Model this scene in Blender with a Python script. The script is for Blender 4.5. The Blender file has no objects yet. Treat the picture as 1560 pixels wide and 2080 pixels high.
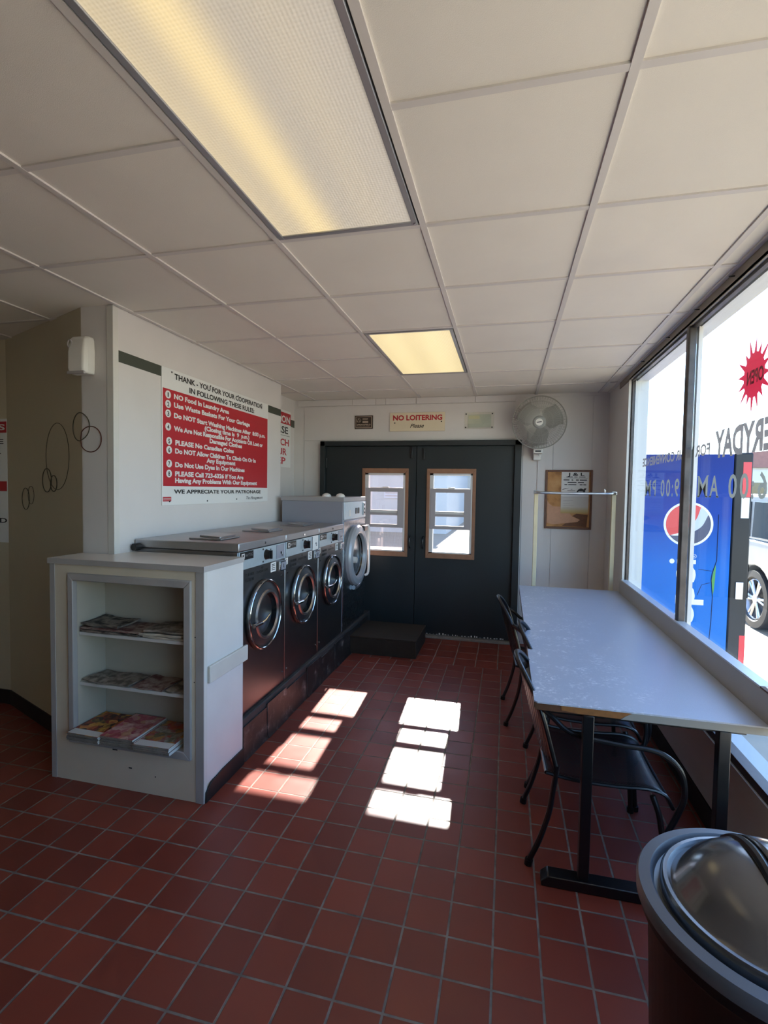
import bpy, bmesh, math, random
from mathutils import Vector, Matrix
random.seed(7)
SC = bpy.context.scene
COL = SC.collection
PI = math.pi

# ------------------------------------------------------------------ camera, sky, sun, exposure
EYE = Vector((0, 0, 1.608))
def _rot(yaw, pitch, roll):
    cy, sy = math.cos(yaw), math.sin(yaw); cp, sp = math.cos(pitch), math.sin(pitch); cr, sr = math.cos(roll), math.sin(roll)
    Rz = Matrix(((cy, -sy, 0), (sy, cy, 0), (0, 0, 1))); Rx = Matrix(((1, 0, 0), (0, cp, -sp), (0, sp, cp)))
    Ry = Matrix(((cr, 0, -sr), (0, 1, 0), (sr, 0, cr)))
    return Ry @ Rx @ Rz
_R = _rot(-0.2392, 0.0433, -0.0163)          # rows: right, forward, up in world space
cam_d = bpy.data.cameras.new('camera'); cam = bpy.data.objects.new('camera', cam_d); COL.objects.link(cam)
right, fwd, up = Vector(_R[0]), Vector(_R[1]), Vector(_R[2])
M = Matrix.Identity(4)
for i in range(3):
    M[i][0] = right[i]; M[i][1] = up[i]; M[i][2] = -fwd[i]; M[i][3] = EYE[i]
cam.matrix_world = M
cam_d.sensor_fit = 'VERTICAL'; cam_d.sensor_height = 36; cam_d.lens = 1017.53 / 2080 * 36
cam_d.clip_start = 0.02; cam_d.clip_end = 500
SC.camera = cam

world = bpy.data.worlds.new('sky'); SC.world = world; world.use_nodes = True
wn = world.node_tree.nodes; wl = world.node_tree.links
sky = wn.new('ShaderNodeTexSky'); sky.sky_type = 'NISHITA'; sky.sun_disc = False
sky.sun_elevation = math.radians(29.5); sky.sun_rotation = 0.0; sky.air_density = 1.0; sky.dust_density = .25; sky.ozone_density = 4.0
wn['Background'].inputs[1].default_value = 0.42
wl.new(sky.outputs[0], wn['Background'].inputs[0])

sd = bpy.data.lights.new('sun', 'SUN'); sd.energy = 24.0; sd.angle = math.radians(0.6); sd.color = (1, .95, .87)
sun = bpy.data.objects.new('sun', sd); COL.objects.link(sun); sun.location = (0, 30, 20)
sun.rotation_euler = Vector((0.08, -1.765, -1)).to_track_quat('-Z', 'Y').to_euler()

SC.view_settings.view_transform = 'Standard'; SC.view_settings.look = 'None'
SC.view_settings.gamma = 1; SC.view_settings.use_curve_mapping = False
SC.view_settings.exposure = 1.12
try: SC.cycles.max_bounces = 10; SC.cycles.diffuse_bounces = 6; SC.cycles.transparent_max_bounces = 16; SC.cycles.sample_clamp_indirect = 6
except Exception: pass

# ------------------------------------------------------------------ materials
def hx(h):
    h = h.lstrip('#'); v = [int(h[i:i + 2], 16) / 255 for i in (0, 2, 4)]
    return tuple(c / 12.92 if c <= .04045 else ((c + .055) / 1.055) ** 2.4 for c in v) + (1,)
class G:
    def __init__(s, name):
        s.m = bpy.data.materials.new(name); s.m.use_nodes = True; s.nt = s.m.node_tree; s.b = s.nt.nodes['Principled BSDF']; s.out = s.nt.nodes['Material Output']
    def n(s, t, ins=None, **kw):
        d = s.nt.nodes.new('ShaderNode' + t)
        for k, v in kw.items(): setattr(d, k, v)
        for k, v in (ins or {}).items(): s.i(d.inputs[k], v)
        return d
    def i(s, sock, v):
        if hasattr(v, 'outputs'): v = v.outputs[0]
        if isinstance(v, bpy.types.NodeSocket): s.nt.links.new(v, sock)
        else: sock.default_value = v
    def math(s, op, a, b=0.0, c=None, clamp=False):
        d = s.n('Math', operation=op, use_clamp=clamp); s.i(d.inputs[0], a); s.i(d.inputs[1], b)
        if c is not None: s.i(d.inputs[2], c)
        return d.outputs[0]
    def mix(s, f, a, b):
        d = s.n('Mix', data_type='RGBA'); s.i(d.inputs[0], f); s.i(d.inputs[6], a); s.i(d.inputs[7], b); return d.outputs[2]
    def obj(s): return s.n('TexCoord').outputs['Object']
    def noise(s, scale, detail=3, vec=None, rough=.55):
        return s.n('TexNoise', {'Vector': vec if vec is not None else s.obj(), 'Scale': scale, 'Detail': detail, 'Roughness': rough}).outputs[0]
    def ramp(s, f, stops):
        d = s.n('ValToRGB'); s.i(d.inputs[0], f); e = d.color_ramp.elements
        while len(e) < len(stops): e.new(.5)
        for k, (p, c) in enumerate(stops): e[k].position = p; e[k].color = c if len(c) == 4 else tuple(c) + (1,)
        return d.outputs[0]
    def bump(s, h, strength=.3, dist=.002):
        d = s.n('Bump', {'Height': h, 'Strength': strength, 'Distance': dist}); s.i(s.b.inputs['Normal'], d)
    def set(s, **kw):
        for k, v in kw.items(): s.i(s.b.inputs[k.replace('_', ' ')], v)
        return s.m
def pm(name, col, rough=.5, metal=0.0, var=0.0, vs=6.0, bump=0.0, bs=60.0, spec=.5, coat=0.0):
    g = G(name); c = hx(col) if isinstance(col, str) else tuple(col) + (1,)
    if var:
        n = g.noise(vs, 4); dark = tuple(x * (1 - var) for x in c[:3]) + (1,); lite = tuple(min(1, x * (1 + var)) for x in c[:3]) + (1,)
        g.set(Base_Color=g.ramp(n, [(.25, dark), (.75, lite)]))
        g.set(Roughness=g.math('MULTIPLY_ADD', n, .18, rough - .09))
    else: g.set(Base_Color=c, Roughness=rough)
    if bump: g.bump(g.noise(bs, 3), bump)
    g.set(Metallic=metal, Specular_IOR_Level=spec, Coat_Weight=coat)
    return g.m

m_wall = pm('wall_paint', '#d2cecb', .62, var=.05, vs=1.6, bump=.12, bs=90)
m_wall_dim = pm('wall_paint_olive', '#bfb59c', .5, var=.05, vs=1.2, bump=.1, bs=90)
m_trimw = pm('trim_paint', '#cfcdc6', .45, var=.04)
m_ceil = pm('ceiling_board', '#e5e0d6', .85, var=.03, vs=3, bump=.35, bs=420)
m_grid = pm('ceiling_tee', '#d2cdc8', .5)
m_green = pm('stripe_paint', '#3d4238', .6)
m_door = pm('door_paint', '#21282a', .5, var=.12, vs=3, bump=.08, bs=40)
m_wood = pm('oak_trim', '#966c52', .55, var=.16, vs=18, bump=.1, bs=60)
m_vinyl = pm('white_vinyl', '#d6d3cf', .4)
m_sash = pm('grey_sash', '#a9a3a3', .45)
m_black = pm('black_rubber', '#1a1a1b', .5, var=.2, vs=8)
m_dark = pm('dark_plastic', '#101113', .35)
m_blackmetal = pm('black_metal', '#121316', .32, spec=.6)
m_chrome = pm('chrome', '#c9cbce', .12, metal=1)
m_alu = pm('aluminium', '#b9bcc0', .32, metal=1, var=.08, vs=20)
m_white = pm('white_plastic', '#dedcd6', .4)
m_paper = pm('paper', '#dcdcd8', .7)
m_ink = pm('ink', '#161616', .6)
m_red = pm('red_print', '#b3202c', .45)
m_signw = pm('sign_white', '#dfe0de', .4)
m_cream = pm('sign_cream', '#dccfb4', .5)
m_lam = pm('cabinet_laminate', '#d6cbb6', .42, var=.06, vs=3)
m_lamw = pm('cabinet_white', '#d3d1cd', .4, var=.05, vs=4)
m_soil = pm('cabinet_edge', '#a8a5a2', .45, var=.08, vs=6)
m_step = pm('step_paint', '#3b342c', .75, var=.2, vs=9, bump=.2, bs=30, spec=.2)
m_darkwin = pm('dark_glass', '#10161c', .06, spec=.7)

def mat_floor():
    g = G('quarry_tile'); uv = g.n('UVMap').outputs[0]; s = g.n('SeparateXYZ', {0: uv})
    fu = g.math('FRACT', s.outputs[0]); fv = g.math('FRACT', s.outputs[1])
    du = g.math('ABSOLUTE', g.math('SUBTRACT', fu, .5)); dv = g.math('ABSOLUTE', g.math('SUBTRACT', fv, .5))
    d = g.math('MAXIMUM', du, dv)
    gr = g.n('MapRange', {'Value': d, 'From Min': .468, 'From Max': .482}, interpolation_type='SMOOTHSTEP').outputs[0]
    cell = g.n('CombineXYZ', {0: g.math('FLOOR', s.outputs[0]), 1: g.math('FLOOR', s.outputs[1])})
    wn_ = g.n('TexWhiteNoise', {'Vector': cell}, noise_dimensions='2D').outputs[0]
    tile = g.ramp(wn_, [(0, hx('#753024')), (.5, hx('#82382a')), (1, hx('#8f4030'))])
    ns = g.noise(5, 5); tile = g.mix(g.math('MULTIPLY', ns, .35), tile, hx('#6a3a30'))
    fine = g.noise(220, 2)
    grc = g.ramp(g.noise(14, 4), [(.3, hx('#5c544e')), (.7, hx('#8d8479'))])
    g.set(Base_Color=g.mix(gr, tile, grc))
    r = g.math('MULTIPLY_ADD', ns, .22, .30); r = g.math('MULTIPLY_ADD', gr, .35, r)
    g.set(Roughness=r, Specular_IOR_Level=.55)
    h = g.math('SUBTRACT', g.math('MULTIPLY', fine, .06), gr)
    g.bump(h, .55, .003)
    return g.m
m_floor = mat_floor()

def mat_steel(name, col, rough, sc):
    g = G(name); o = g.n('Mapping', {0: g.obj(), 'Scale': sc})
    n = g.noise(6, 4, o.outputs[0]); n2 = g.noise(1.5, 4)
    c = hx(col)
    g.set(Base_Color=g.ramp(n2, [(.3, tuple(x * .8 for x in c[:3]) + (1,)), (.7, c)]), Metallic=1.0,
          Roughness=g.math('MULTIPLY_ADD', n, .14, rough - .05))
    g.bump(n, .04, .001); return g.m
m_steel = mat_steel('brushed_steel', '#8e8f92', .30, (4, 120, 4))
m_steel_lt = pm('panel_steel_window_sheen', '#aebcc2', .38, .35, var=.06, vs=30)  # pale blue base colour stands in for the window reflected in the panel
m_annulus = pm('door_annulus', '#26272a', .42, .25)
m_steel_top = mat_steel('lid_steel', '#bcbdc0', .40, (8, 8, 60))
m_enamel = pm('grey_enamel', '#8b8e98', .38)

def mat_glass(name, tint=(1, 1, 1), refl=1.0, milk=0.0):
    g = G(name); nt = g.nt; nt.nodes.remove(g.b)
    t = g.n('BsdfTransparent', {0: tint + (1,)}); gl = g.n('BsdfGlossy', {0: (1, 1, 1, 1), 'Roughness': .01})
    fc = g.n('LayerWeight', {'Blend': .5}).outputs['Facing']       # Schlick, the same from both sides of the sheet
    f = g.math('MULTIPLY', g.math('MULTIPLY_ADD', g.math('POWER', fc, 5.0), .95, .04), refl)
    mx = g.n('MixShader', {0: f, 1: t, 2: gl}); out = mx.outputs[0]
    if milk:
        df = g.n('BsdfTranslucent', {0: (.75, .78, .8, 1)}); out = g.n('MixShader', {0: milk, 1: out, 2: df}).outputs[0]
    nt.links.new(out, g.out.inputs[0]); return g.m
m_glass = mat_glass('window_glass', (.97, .985, .98), .35)
m_glass_dirty = mat_glass('hazy_pane', (.74, .66, .65), milk=.012)
m_glass_clear = mat_glass('clear_pane', (.74, .75, .77), milk=.008)
m_acrylic = mat_glass('acrylic', (.96, .96, .94), .7)

def mat_lens(name, tubes, base, peak, width, gain):
    g = G(name); s = g.n('SeparateXYZ', {0: g.obj()}); acc = None
    for t, wgt in tubes:
        d = g.math('DIVIDE', g.math('SUBTRACT', s.outputs[0], t), width)
        e = g.math('MULTIPLY', g.math('EXPONENT', g.math('MULTIPLY', g.math('MULTIPLY', d, d), -1.0)), wgt)
        acc = e if acc is None else g.math('ADD', acc, e)
    px = g.n('Mapping', {0: g.obj(), 'Rotation': (0, 0, PI / 4), 'Scale': (430, 430, 1)})
    sx = g.n('SeparateXYZ', {0: px.outputs[0]})
    pr = g.math('MULTIPLY', g.math('SINE', sx.outputs[0]), g.math('SINE', sx.outputs[1]))
    c = g.mix(g.math('MINIMUM', acc, 1.0), hx(base), hx(peak))
    g.set(Base_Color=(.55, .53, .5, 1), Roughness=.35, Emission_Color=c, Emission_Strength=g.math('MULTIPLY_ADD', pr, gain * .07, gain))
    g.bump(pr, .25, .002); return g.m
m_lens_near = mat_lens('prismatic_lens_near', [(-.10, .95), (-.27, .45), (.12, .12)], '#a89f90', '#ffe2a0', .075, .36)
m_lens_far = mat_lens('prismatic_lens_far', [(-.14, .8), (.12, .9)], '#e3cc90', '#f5e0a0', .10, .42)

def mat_table():
    g = G('white_laminate'); n = g.noise(9, 6, rough=.7); n2 = g.noise(55, 4, rough=.7); sp = g.noise(400, 1)
    sc = g.math('MULTIPLY', g.n('MapRange', {'Value': n, 'From Min': .46, 'From Max': .62}).outputs[0], g.n('MapRange', {'Value': n2, 'From Min': .5, 'From Max': .62}).outputs[0])
    base = g.ramp(sp, [(.35, hx('#a8b2c2')), (.6, hx('#b6bfcd'))])
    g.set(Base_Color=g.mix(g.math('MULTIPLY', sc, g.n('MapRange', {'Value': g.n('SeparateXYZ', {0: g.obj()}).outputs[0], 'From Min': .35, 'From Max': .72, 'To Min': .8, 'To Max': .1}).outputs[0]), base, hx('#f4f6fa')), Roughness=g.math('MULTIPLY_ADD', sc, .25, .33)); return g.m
m_table = mat_table()
def mat_mesh():
    g = G('perforated_metal'); g.set(Base_Color=hx('#14161a'), Roughness=.35)
    s = g.n('SeparateXYZ', {0: g.obj()})
    a = g.math('LESS_THAN', g.math('ABSOLUTE', g.math('SUBTRACT', g.math('FRACT', g.math('MULTIPLY', s.outputs[0], 170)), .5)), .3)
    b = g.math('LESS_THAN', g.math('ABSOLUTE', g.math('SUBTRACT', g.math('FRACT', g.math('MULTIPLY', s.outputs[1], 170)), .5)), .3)
    mx = g.n('MixShader', {0: g.math('MULTIPLY', a, b), 1: g.b.outputs[0], 2: g.n('BsdfTransparent').outputs[0]})
    g.nt.links.new(mx.outputs[0], g.out.inputs[0]); return g.m
m_mesh = mat_mesh()
def mat_cover(name, cols, scale):
    g = G(name); v = g.n('TexVoronoi', {'Vector': g.obj(), 'Scale': scale}); n = g.noise(scale * .6, 3)
    k = g.math('FRACT', g.math('ADD', g.n('SeparateColor', {0: v.outputs['Color']}).outputs[0], n))
    g.set(Base_Color=g.ramp(k, [(i / (len(cols) - 1), hx(c)) for i, c in enumerate(cols)]), Roughness=.3); return g.m
m_wrap = None
def mat_wrap():
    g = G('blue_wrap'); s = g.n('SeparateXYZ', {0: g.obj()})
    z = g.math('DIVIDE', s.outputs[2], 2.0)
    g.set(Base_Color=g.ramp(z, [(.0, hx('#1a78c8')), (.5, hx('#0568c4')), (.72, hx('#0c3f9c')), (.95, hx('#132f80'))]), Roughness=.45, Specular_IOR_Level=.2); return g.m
m_wrap = mat_wrap()
def mat_cork():
    g = G('cork_panel'); n = g.noise(7, 5); g.set(Base_Color=g.ramp(n, [(.3, hx('#7b4c2c')), (.5, hx('#b98752')), (.7, hx('#c79a68'))]), Roughness=.75); return g.m
m_cork = mat_cork()
def mat_ground():
    g = G('lot_gravel'); n = g.noise(1.2, 6); n2 = g.noise(30, 5)
    g.set(Base_Color=g.mix(g.math('MULTIPLY', n2, .55), g.ramp(n, [(.3, hx('#8c8274')), (.7, hx('#a89c89'))]), hx('#5d554a')), Roughness=.9)
    g.bump(n2, .5, .02); return g.m
m_ground = mat_ground()

# ------------------------------------------------------------------ mesh helpers
class MB:
    def __init__(s): s.bm = bmesh.new(); s.mats = []
    def mi(s, m):
        if m is None: return 0
        if m not in s.mats: s.mats.append(m)
        return s.mats.index(m)
    def face(s, vs, m=None):
        try: f = s.bm.faces.new(vs)
        except ValueError: return
        f.material_index = s.mi(m); return f
    def poly(s, pts, m=None): return s.face([s.bm.verts.new(p) for p in pts], m)
    def box(s, x0, x1, y0, y1, z0, z1, m=None, T=None):
        v = [Vector((x, y, z)) for z in (z0, z1) for y in (y0, y1) for x in (x0, x1)]
        if T is not None: v = [T @ p for p in v]
        b = [s.bm.verts.new(p) for p in v]
        for q in ((0, 2, 3, 1), (4, 5, 7, 6), (0, 1, 5, 4), (2, 6, 7, 3), (0, 4, 6, 2), (1, 3, 7, 5)): s.face([b[i] for i in q], m)
        return s
    def ring_loft(s, rings, m=None, cap=True, closed=False):
        R = [[s.bm.verts.new(p) for p in r] for r in rings]; n = len(R[0])
        for a in range(len(R) - (0 if closed else 1)):
            A, B = R[a], R[(a + 1) % len(R)]
            for i in range(n): s.face([A[i], A[(i + 1) % n], B[(i + 1) % n], B[i]], m)
        if cap and not closed: s.face(R[0][::-1], m); s.face(R[-1], m)
        return s
    def tube(s, pts, r, seg=10, m=None, closed=False):
        P = [Vector(p) for p in pts]; n = len(P); rings = []; prev = None
        for i in range(n):
            if closed: t = P[(i + 1) % n] - P[i - 1]
            else: t = P[min(i + 1, n - 1)] - P[max(i - 1, 0)]
            t.normalize()
            if prev is None:
                a = Vector((0, 0, 1)) if abs(t.z) < .9 else Vector((1, 0, 0)); u = t.cross(a).normalized()
            else: u = (prev - t * prev.dot(t)).normalized()
            prev = u; w = t.cross(u); rr = r[i] if isinstance(r, (list, tuple)) else r
            rings.append([P[i] + (u * math.cos(2 * PI * k / seg) + w * math.sin(2 * PI * k / seg)) * rr for k in range(seg)])
        return s.ring_loft(rings, m, True, closed)
    def cyl(s, p0, p1, r, seg=20, m=None, r1=None): return s.tube([p0, p1], [r, r if r1 is None else r1], seg, m)
    def lathe(s, prof, T=None, seg=40, m=None, cap=False, ms=None):
        R = []
        for r, z in prof:
            ring = []
            for k in range(seg):
                p = Vector((r * math.cos(2 * PI * k / seg), r * math.sin(2 * PI * k / seg), z)); ring.append(s.bm.verts.new(T @ p if T is not None else p))
            R.append(ring)
        for a in range(len(R) - 1):
            for k in range(seg): s.face([R[a][k], R[a][(k + 1) % seg], R[a + 1][(k + 1) % seg], R[a + 1][k]], ms[a] if ms else m)
        if cap: s.face(R[0][::-1], m); s.face(R[-1], m)
        return s
    def prism(s, poly, a, b, axis='z', m=None, T=None):
        def p3(u, v, w): return Vector({'z': (u, v, w), 'y': (u, w, v), 'x': (w, u, v)}[axis])
        A = [p3(u, v, a) for u, v in poly]; B = [p3(u, v, b) for u, v in poly]
        if T is not None: A = [T @ p for p in A]; B = [T @ p for p in B]
        return s.ring_loft([A, B], m)
    def text(s, body, T, x0, x1, y, h, m=None, bold=0.0, shear=0.0, depth=.0006):
        c = bpy.data.curves.new('t', 'FONT'); c.body = body; c.size = 1; c.offset = bold; c.shear = shear; c.resolution_u = 3; c.extrude = 0
        o = bpy.data.objects.new('t', c); COL.objects.link(o); bpy.context.view_layer.update()
        me = bpy.data.meshes.new_from_object(o.evaluated_get(bpy.context.evaluated_depsgraph_get()))
        bpy.data.objects.remove(o); bpy.data.curves.remove(c)
        xs = [v.co.x for v in me.vertices]
        if not xs: return s
        a, b = min(xs), max(xs); sx = (x1 - x0) / (b - a); sy = h / .73
        vs = [s.bm.verts.new(T @ Vector((x0 + (v.co.x - a) * sx, y + v.co.y * sy, depth))) for v in me.vertices]
        for p in me.polygons: s.face([vs[i] for i in p.vertices], m)
        bpy.data.meshes.remove(me); return s
    def build(s, name, mat=None, parent=None, bevel=0.0, smooth=30, loc=None, seg=2, split=False):
        if split:                                       # one object for each loose piece
            left = set(s.bm.verts); out = []
            while left:
                st = [left.pop()]; isl = set(st)
                while st:
                    for e in st.pop().link_edges:
                        for w in e.verts:
                            if w in left: left.discard(w); isl.add(w); st.append(w)
                out.append(isl)
            made = []
            for isl in out:
                q = MB(); q.mats = list(s.mats); mp = {v: q.bm.verts.new(v.co) for v in isl}
                for f in {f for v in isl for f in v.link_faces}:
                    nf = q.bm.faces.new([mp[v] for v in f.verts]); nf.material_index = f.material_index
                made.append(q.build(name, mat, parent, bevel, smooth, loc, seg))
            s.bm.free(); return made
        bmesh.ops.recalc_face_normals(s.bm, faces=s.bm.faces[:])
        me = bpy.data.meshes.new(name); s.bm.to_mesh(me); s.bm.free()
        for mm in (s.mats or [mat]):
            me.materials.append(mm if mm is not None else mat)
        if smooth:
            for p in me.polygons: p.use_smooth = True
            me.set_sharp_from_angle(angle=math.radians(smooth))
        o = bpy.data.objects.new(name, me); COL.objects.link(o)
        if parent is not None: o.parent = parent
        if loc is not None: o.location = loc
        if bevel:
            b = o.modifiers.new('bevel', 'BEVEL'); b.width = bevel; b.segments = seg; b.limit_method = 'ANGLE'; b.angle_limit = math.radians(40)
        return o
def bx(name, b, mat, parent=None, bevel=0.0, **kw):
    return MB().box(*b).build(name, mat, parent, bevel, **kw)
def basis(r, u, o):
    r, u = Vector(r), Vector(u); n = r.cross(u); T = Matrix.Identity(4)
    for i in range(3): T[i][0] = r[i]; T[i][1] = u[i]; T[i][2] = n[i]; T[i][3] = o[i]
    return T
def tag(o, label, cat, group=None):
    o['label'] = label; o['category'] = cat
    if group: o['group'] = group
    return o
def thing(name, label, cat, loc=(0, 0, 0), group=None, rz=0.0):
    o = bpy.data.objects.new(name, None); COL.objects.link(o); o.location = loc; o.rotation_euler = (0, 0, rz); o.empty_display_size = .1
    return tag(o, label, cat, group)
def struct(o): o['kind'] = 'structure'; return o
def dup(o, parent=None):
    c = o.copy(); COL.objects.link(c)
    if parent is not None: c.parent = parent
    for ch in list(o.children): dup(ch, c)
    return c
def circ(cx, cy, r, n=32, a0=0, a1=2 * PI): return [(cx + r * math.cos(a0 + (a1 - a0) * k / n), cy + r * math.sin(a0 + (a1 - a0) * k / n)) for k in range(n)]
def bez(P, n=24):
    """Catmull-Rom through the points"""
    P = [Vector(p) for p in P]; Q = [P[0] * 2 - P[1]] + P + [P[-1] * 2 - P[-2]]; out = []
    segs = len(P) - 1
    for i in range(segs):
        a, b, c, d = Q[i:i + 4]; k = max(2, n // segs)
        for j in range(k):
            t = j / k
            out.append(.5 * ((2 * b) + (c - a) * t + (2 * a - 5 * b + 4 * c - d) * t * t + (3 * b - a - 3 * c + d) * t ** 3))
    return out + [P[-1]]

# ------------------------------------------------------------------ room shell
ZC = 2.627; YW = 5.47; XR = .985; XL = -2.19
def floor_obj():
    s = MB(); uvl = []
    PX, PY = .1612, .1590
    regs = [(-6, -1.45, -4, 5.6, -.006, 2.071, PX, PY), (-1.45, .155, -4, 4.6, -.006, 2.071, PX, PY), (.155, 1.03, -4, 4.6, .155, 2.0, .1612, PY),
            (-1.45, 1.03, 4.6, 5.6, -.04, 4.6, .2, .2)]
    for x0, x1, y0, y1, ox, oy, px, py in regs:
        s.poly([(x0, y0, 0), (x1, y0, 0), (x1, y1, 0), (x0, y1, 0)])
        uvl.append([((x - ox) / px + 100, (y - oy) / py + 100) for x, y in ((x0, y0), (x1, y0), (x1, y1), (x0, y1))])
    uv = s.bm.loops.layers.uv.new('UVMap'); s.bm.faces.ensure_lookup_table()
    for f, u in zip(s.bm.faces, uvl):
        for l, c in zip(f.loops, u): l[uv].uv = c
    s.box(-6, 1.03, -4, 5.6, -.12, -.004)
    return s.build('floor', m_floor, smooth=0)
struct(floor_obj())

GX, GY, T2 = .272, 1.951, .6096
LIGHTS = {(-2, -2), (-2, -1), (-2, 2), (-2, 3)}      # (col, row) cells filled by a fixture (col -2: left of bar -1)
ce = MB()
xs = [GX + T2 * k for k in range(-10, 2)]; ys = [GY + T2 * k for k in range(-10, 7)]
for i in range(-10, 2):
    for j in range(-10, 7):
        if (i, j) in LIGHTS: continue
        x0, x1 = GX + T2 * i, min(GX + T2 * (i + 1), XR + .02); y0, y1 = GY + T2 * j, min(GY + T2 * (j + 1), YW + .03)
        if x1 > x0 and y1 > y0: ce.box(x0, x1, y0, y1, ZC + .006, ZC + .022)
ceiling = struct(ce.build('ceiling', m_ceil, smooth=0))
gr = MB()
for i in range(-10, 2):
    x = GX + T2 * i
    gr.box(x - .012, x + .012, -4, YW, ZC - .001, ZC + .008)
for j in range(-9, 7):
    y = GY + T2 * j
    for i in range(-10, 2):
        if (i, j) in LIGHTS and (i, j - 1) in LIGHTS: continue
        x0, x1 = GX + T2 * i + .012, min(GX + T2 * (i + 1) - .012, XR)
        if x1 > x0: gr.box(x0, x1, y - .012, y + .012, ZC, ZC + .008)
gr.box(XR - .025, XR, -4, YW, ZC - .004, ZC + .008)
gr.build('ceiling_grid', m_grid, ceiling, smooth=0)
bx('ceiling_deck', (-6, 1.2, -4, 5.7, ZC + .14, ZC + .3), m_wall, ceiling, smooth=0)

# far wall with the door opening
wf = MB()
wf.box(-2.43, -2.07, YW, 5.66, 0, ZC + .14); wf.box(.13, 1.12, YW, 5.66, 0, ZC + .14); wf.box(-2.085, .13, YW, 5.66, 2.15, ZC + .14)
wall_far = struct(wf.build('wall_far', m_wall, smooth=0))
pb = MB()                                             # thin sheathing panels and the top strip
pb.box(-2.30, .07, YW - .008, YW, 2.17, 2.555); pb.box(-2.30, -2.09, YW - .006, YW, 1.0, 2.165); pb.box(.155, .452, YW - .006, YW, .02, 2.6)
pb.box(.458, .83, YW - .006, YW, .02, 2.6); pb.box(.836, XR, YW - .004, YW, .02, 2.6)
pb.build('wall_panel', m_wall, wall_far, bevel=.0015)
st = MB()
for x0, x1 in ((-2.38, -1.72), (-1.715, -1.45), (-1.445, -1.335), (-1.33, -.995), (-.985, -.35), (-.345, .07)): st.box(x0, x1, YW - .012, YW, 2.56, ZC)
st.build('top_strip', m_wall, wall_far, bevel=.0015)

# left walls
def wallbox(name, poly, m, z1=ZC + .14): return struct(MB().prism(poly, 0, z1, 'z').build(name, m, smooth=0))
wall_left = wallbox('wall_left', [(XL, 2.43), (XL, 4.605), (-2.6, 4.605), (-2.6, 2.515), (-2.41, 2.43)], m_wall)
wall_alcove = wallbox('wall_alcove', [(-2.43, 4.605), (-2.43, 5.66), (-2.6, 5.66), (-2.6, 4.605)], m_wall)
wall_corner = wallbox('wall_corner', [(-2.41, 2.43), (-2.6, 2.515), (-2.6, 3.1), (-5.2, 3.1), (-5.2, 2.86), (-3.485, 2.86)], m_wall_dim)
struct(bx('wall_back', (-5.2, 1.2, -4.1, -4, 0, ZC + .14), m_wall, smooth=0))
struct(bx('wall_side', (-5.3, -5.2, -4.1, 3.1, 0, ZC + .14), m_wall_dim, smooth=0))
for w, b in ((wall_left, (XL, XL + .002, 2.47, 4.603, 2.322, 2.388)), (wall_alcove, (-2.43, -2.428, 4.62, YW, 2.318, 2.40))): bx('painted_stripe', b, m_green, w, smooth=0)
bx('corner_bead', (-2.23, XL + .004, 2.424, 2.466, 0, ZC), m_trimw, wall_left, bevel=.002)
bx('paint_board', (-2.40, -2.232, 2.4265, 2.43, 1.205, 2.38), m_wall, wall_left, smooth=0)
# bubbles painted on the angled wall and the column face
nrm = Vector((-.43, -1.075, 0)).normalized(); tang = Vector((1.075, -.43, 0)).normalized(); O2 = Vector((-2.41, 2.43, 0))
def ring_on_wall(cx, cz, rx, rz_, m, th=.0028):
    pts = []
    for k in range(56):
        a = 2 * PI * k / 56; d = cx + rx * math.cos(a); z = cz + rz_ * math.sin(a)
        p = O2 + tang * d + nrm * .002 if d < 0 else Vector((-2.41 + d, 2.424, 0))
        pts.append((p.x, p.y, z))
    return MB().tube(pts, th, 5, m, closed=True).build('painted_bubble', m, wall_corner)
m_bub = pm('bubble_paint_grey', '#4a4636', .6); m_bubr = pm('bubble_paint_brown', '#5a2f22', .6)
for a in ((-.025, 1.95, .085, .082, m_bub), (.066, 1.876, .075, .074, m_bubr), (-.33, 1.785, .165, .206, m_bub, .0018), (-.485, 1.637, .068, .075, m_bub), (-.385, 1.617, .047, .05, m_bub), (-.83, 1.511, .062, .073, m_bub, .002), (-.74, 1.537, .05, .06, m_bub, .0014)): ring_on_wall(*a)
# baseboards
bl = MB()
for p, q in (((-5.2, 2.86), (-3.485, 2.86)), ((-3.485, 2.86), (-2.405, 2.43))):
    p, q = Vector(p + (0,)), Vector(q + (0,)); t = (q - p).normalized(); n = Vector((t.y, -t.x, 0)); 
    if n.y > 0: n = -n
    A = [p, q, q + n * .008, p + n * .008]
    bl.ring_loft([[Vector((v.x, v.y, .001)) for v in A], [Vector((v.x, v.y, .105)) for v in A]])
struct(bl.build('baseboard_left', m_black, smooth=0))
struct(bx('baseboard_right', (XR - .008, XR, 1.0, YW, .001, .12), m_black, bevel=.002))

# right wall with the storefront opening
ZS, ZT, WY0, WY1 = .455, 2.56, -.6, 4.62
XO = 1.12
wr = MB()
wr.box(XR, XO, -4.1, 5.66, -.15, ZS - .02); wr.box(XR, XO, -4.1, 5.66, ZT + .02, ZC + .14)
wr.box(XR, XO, WY1 + .02, 5.66, ZS - .02, ZT + .02); wr.box(XR, XO, -4.1, WY0, ZS - .02, ZT + .02)
wall_right = struct(wr.build('wall_right', m_wall, smooth=0))
bx('header_board', (XR - .006, XR, -4, 5.0, 2.565, ZC - .004), pm('header_wood', '#8d857a', .6, var=.12, vs=7), wall_right, bevel=.001)
for y in (2.62, 3.05, 3.55, 4.15):
    MB().cyl((XR - .03, y, 2.603), (XR, y + .004, 2.606), .0035, 8).build('nail', m_blackmetal, wall_right)
rv = MB()                                             # reveal lining outside the glass: sill, soffit, jamb
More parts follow.
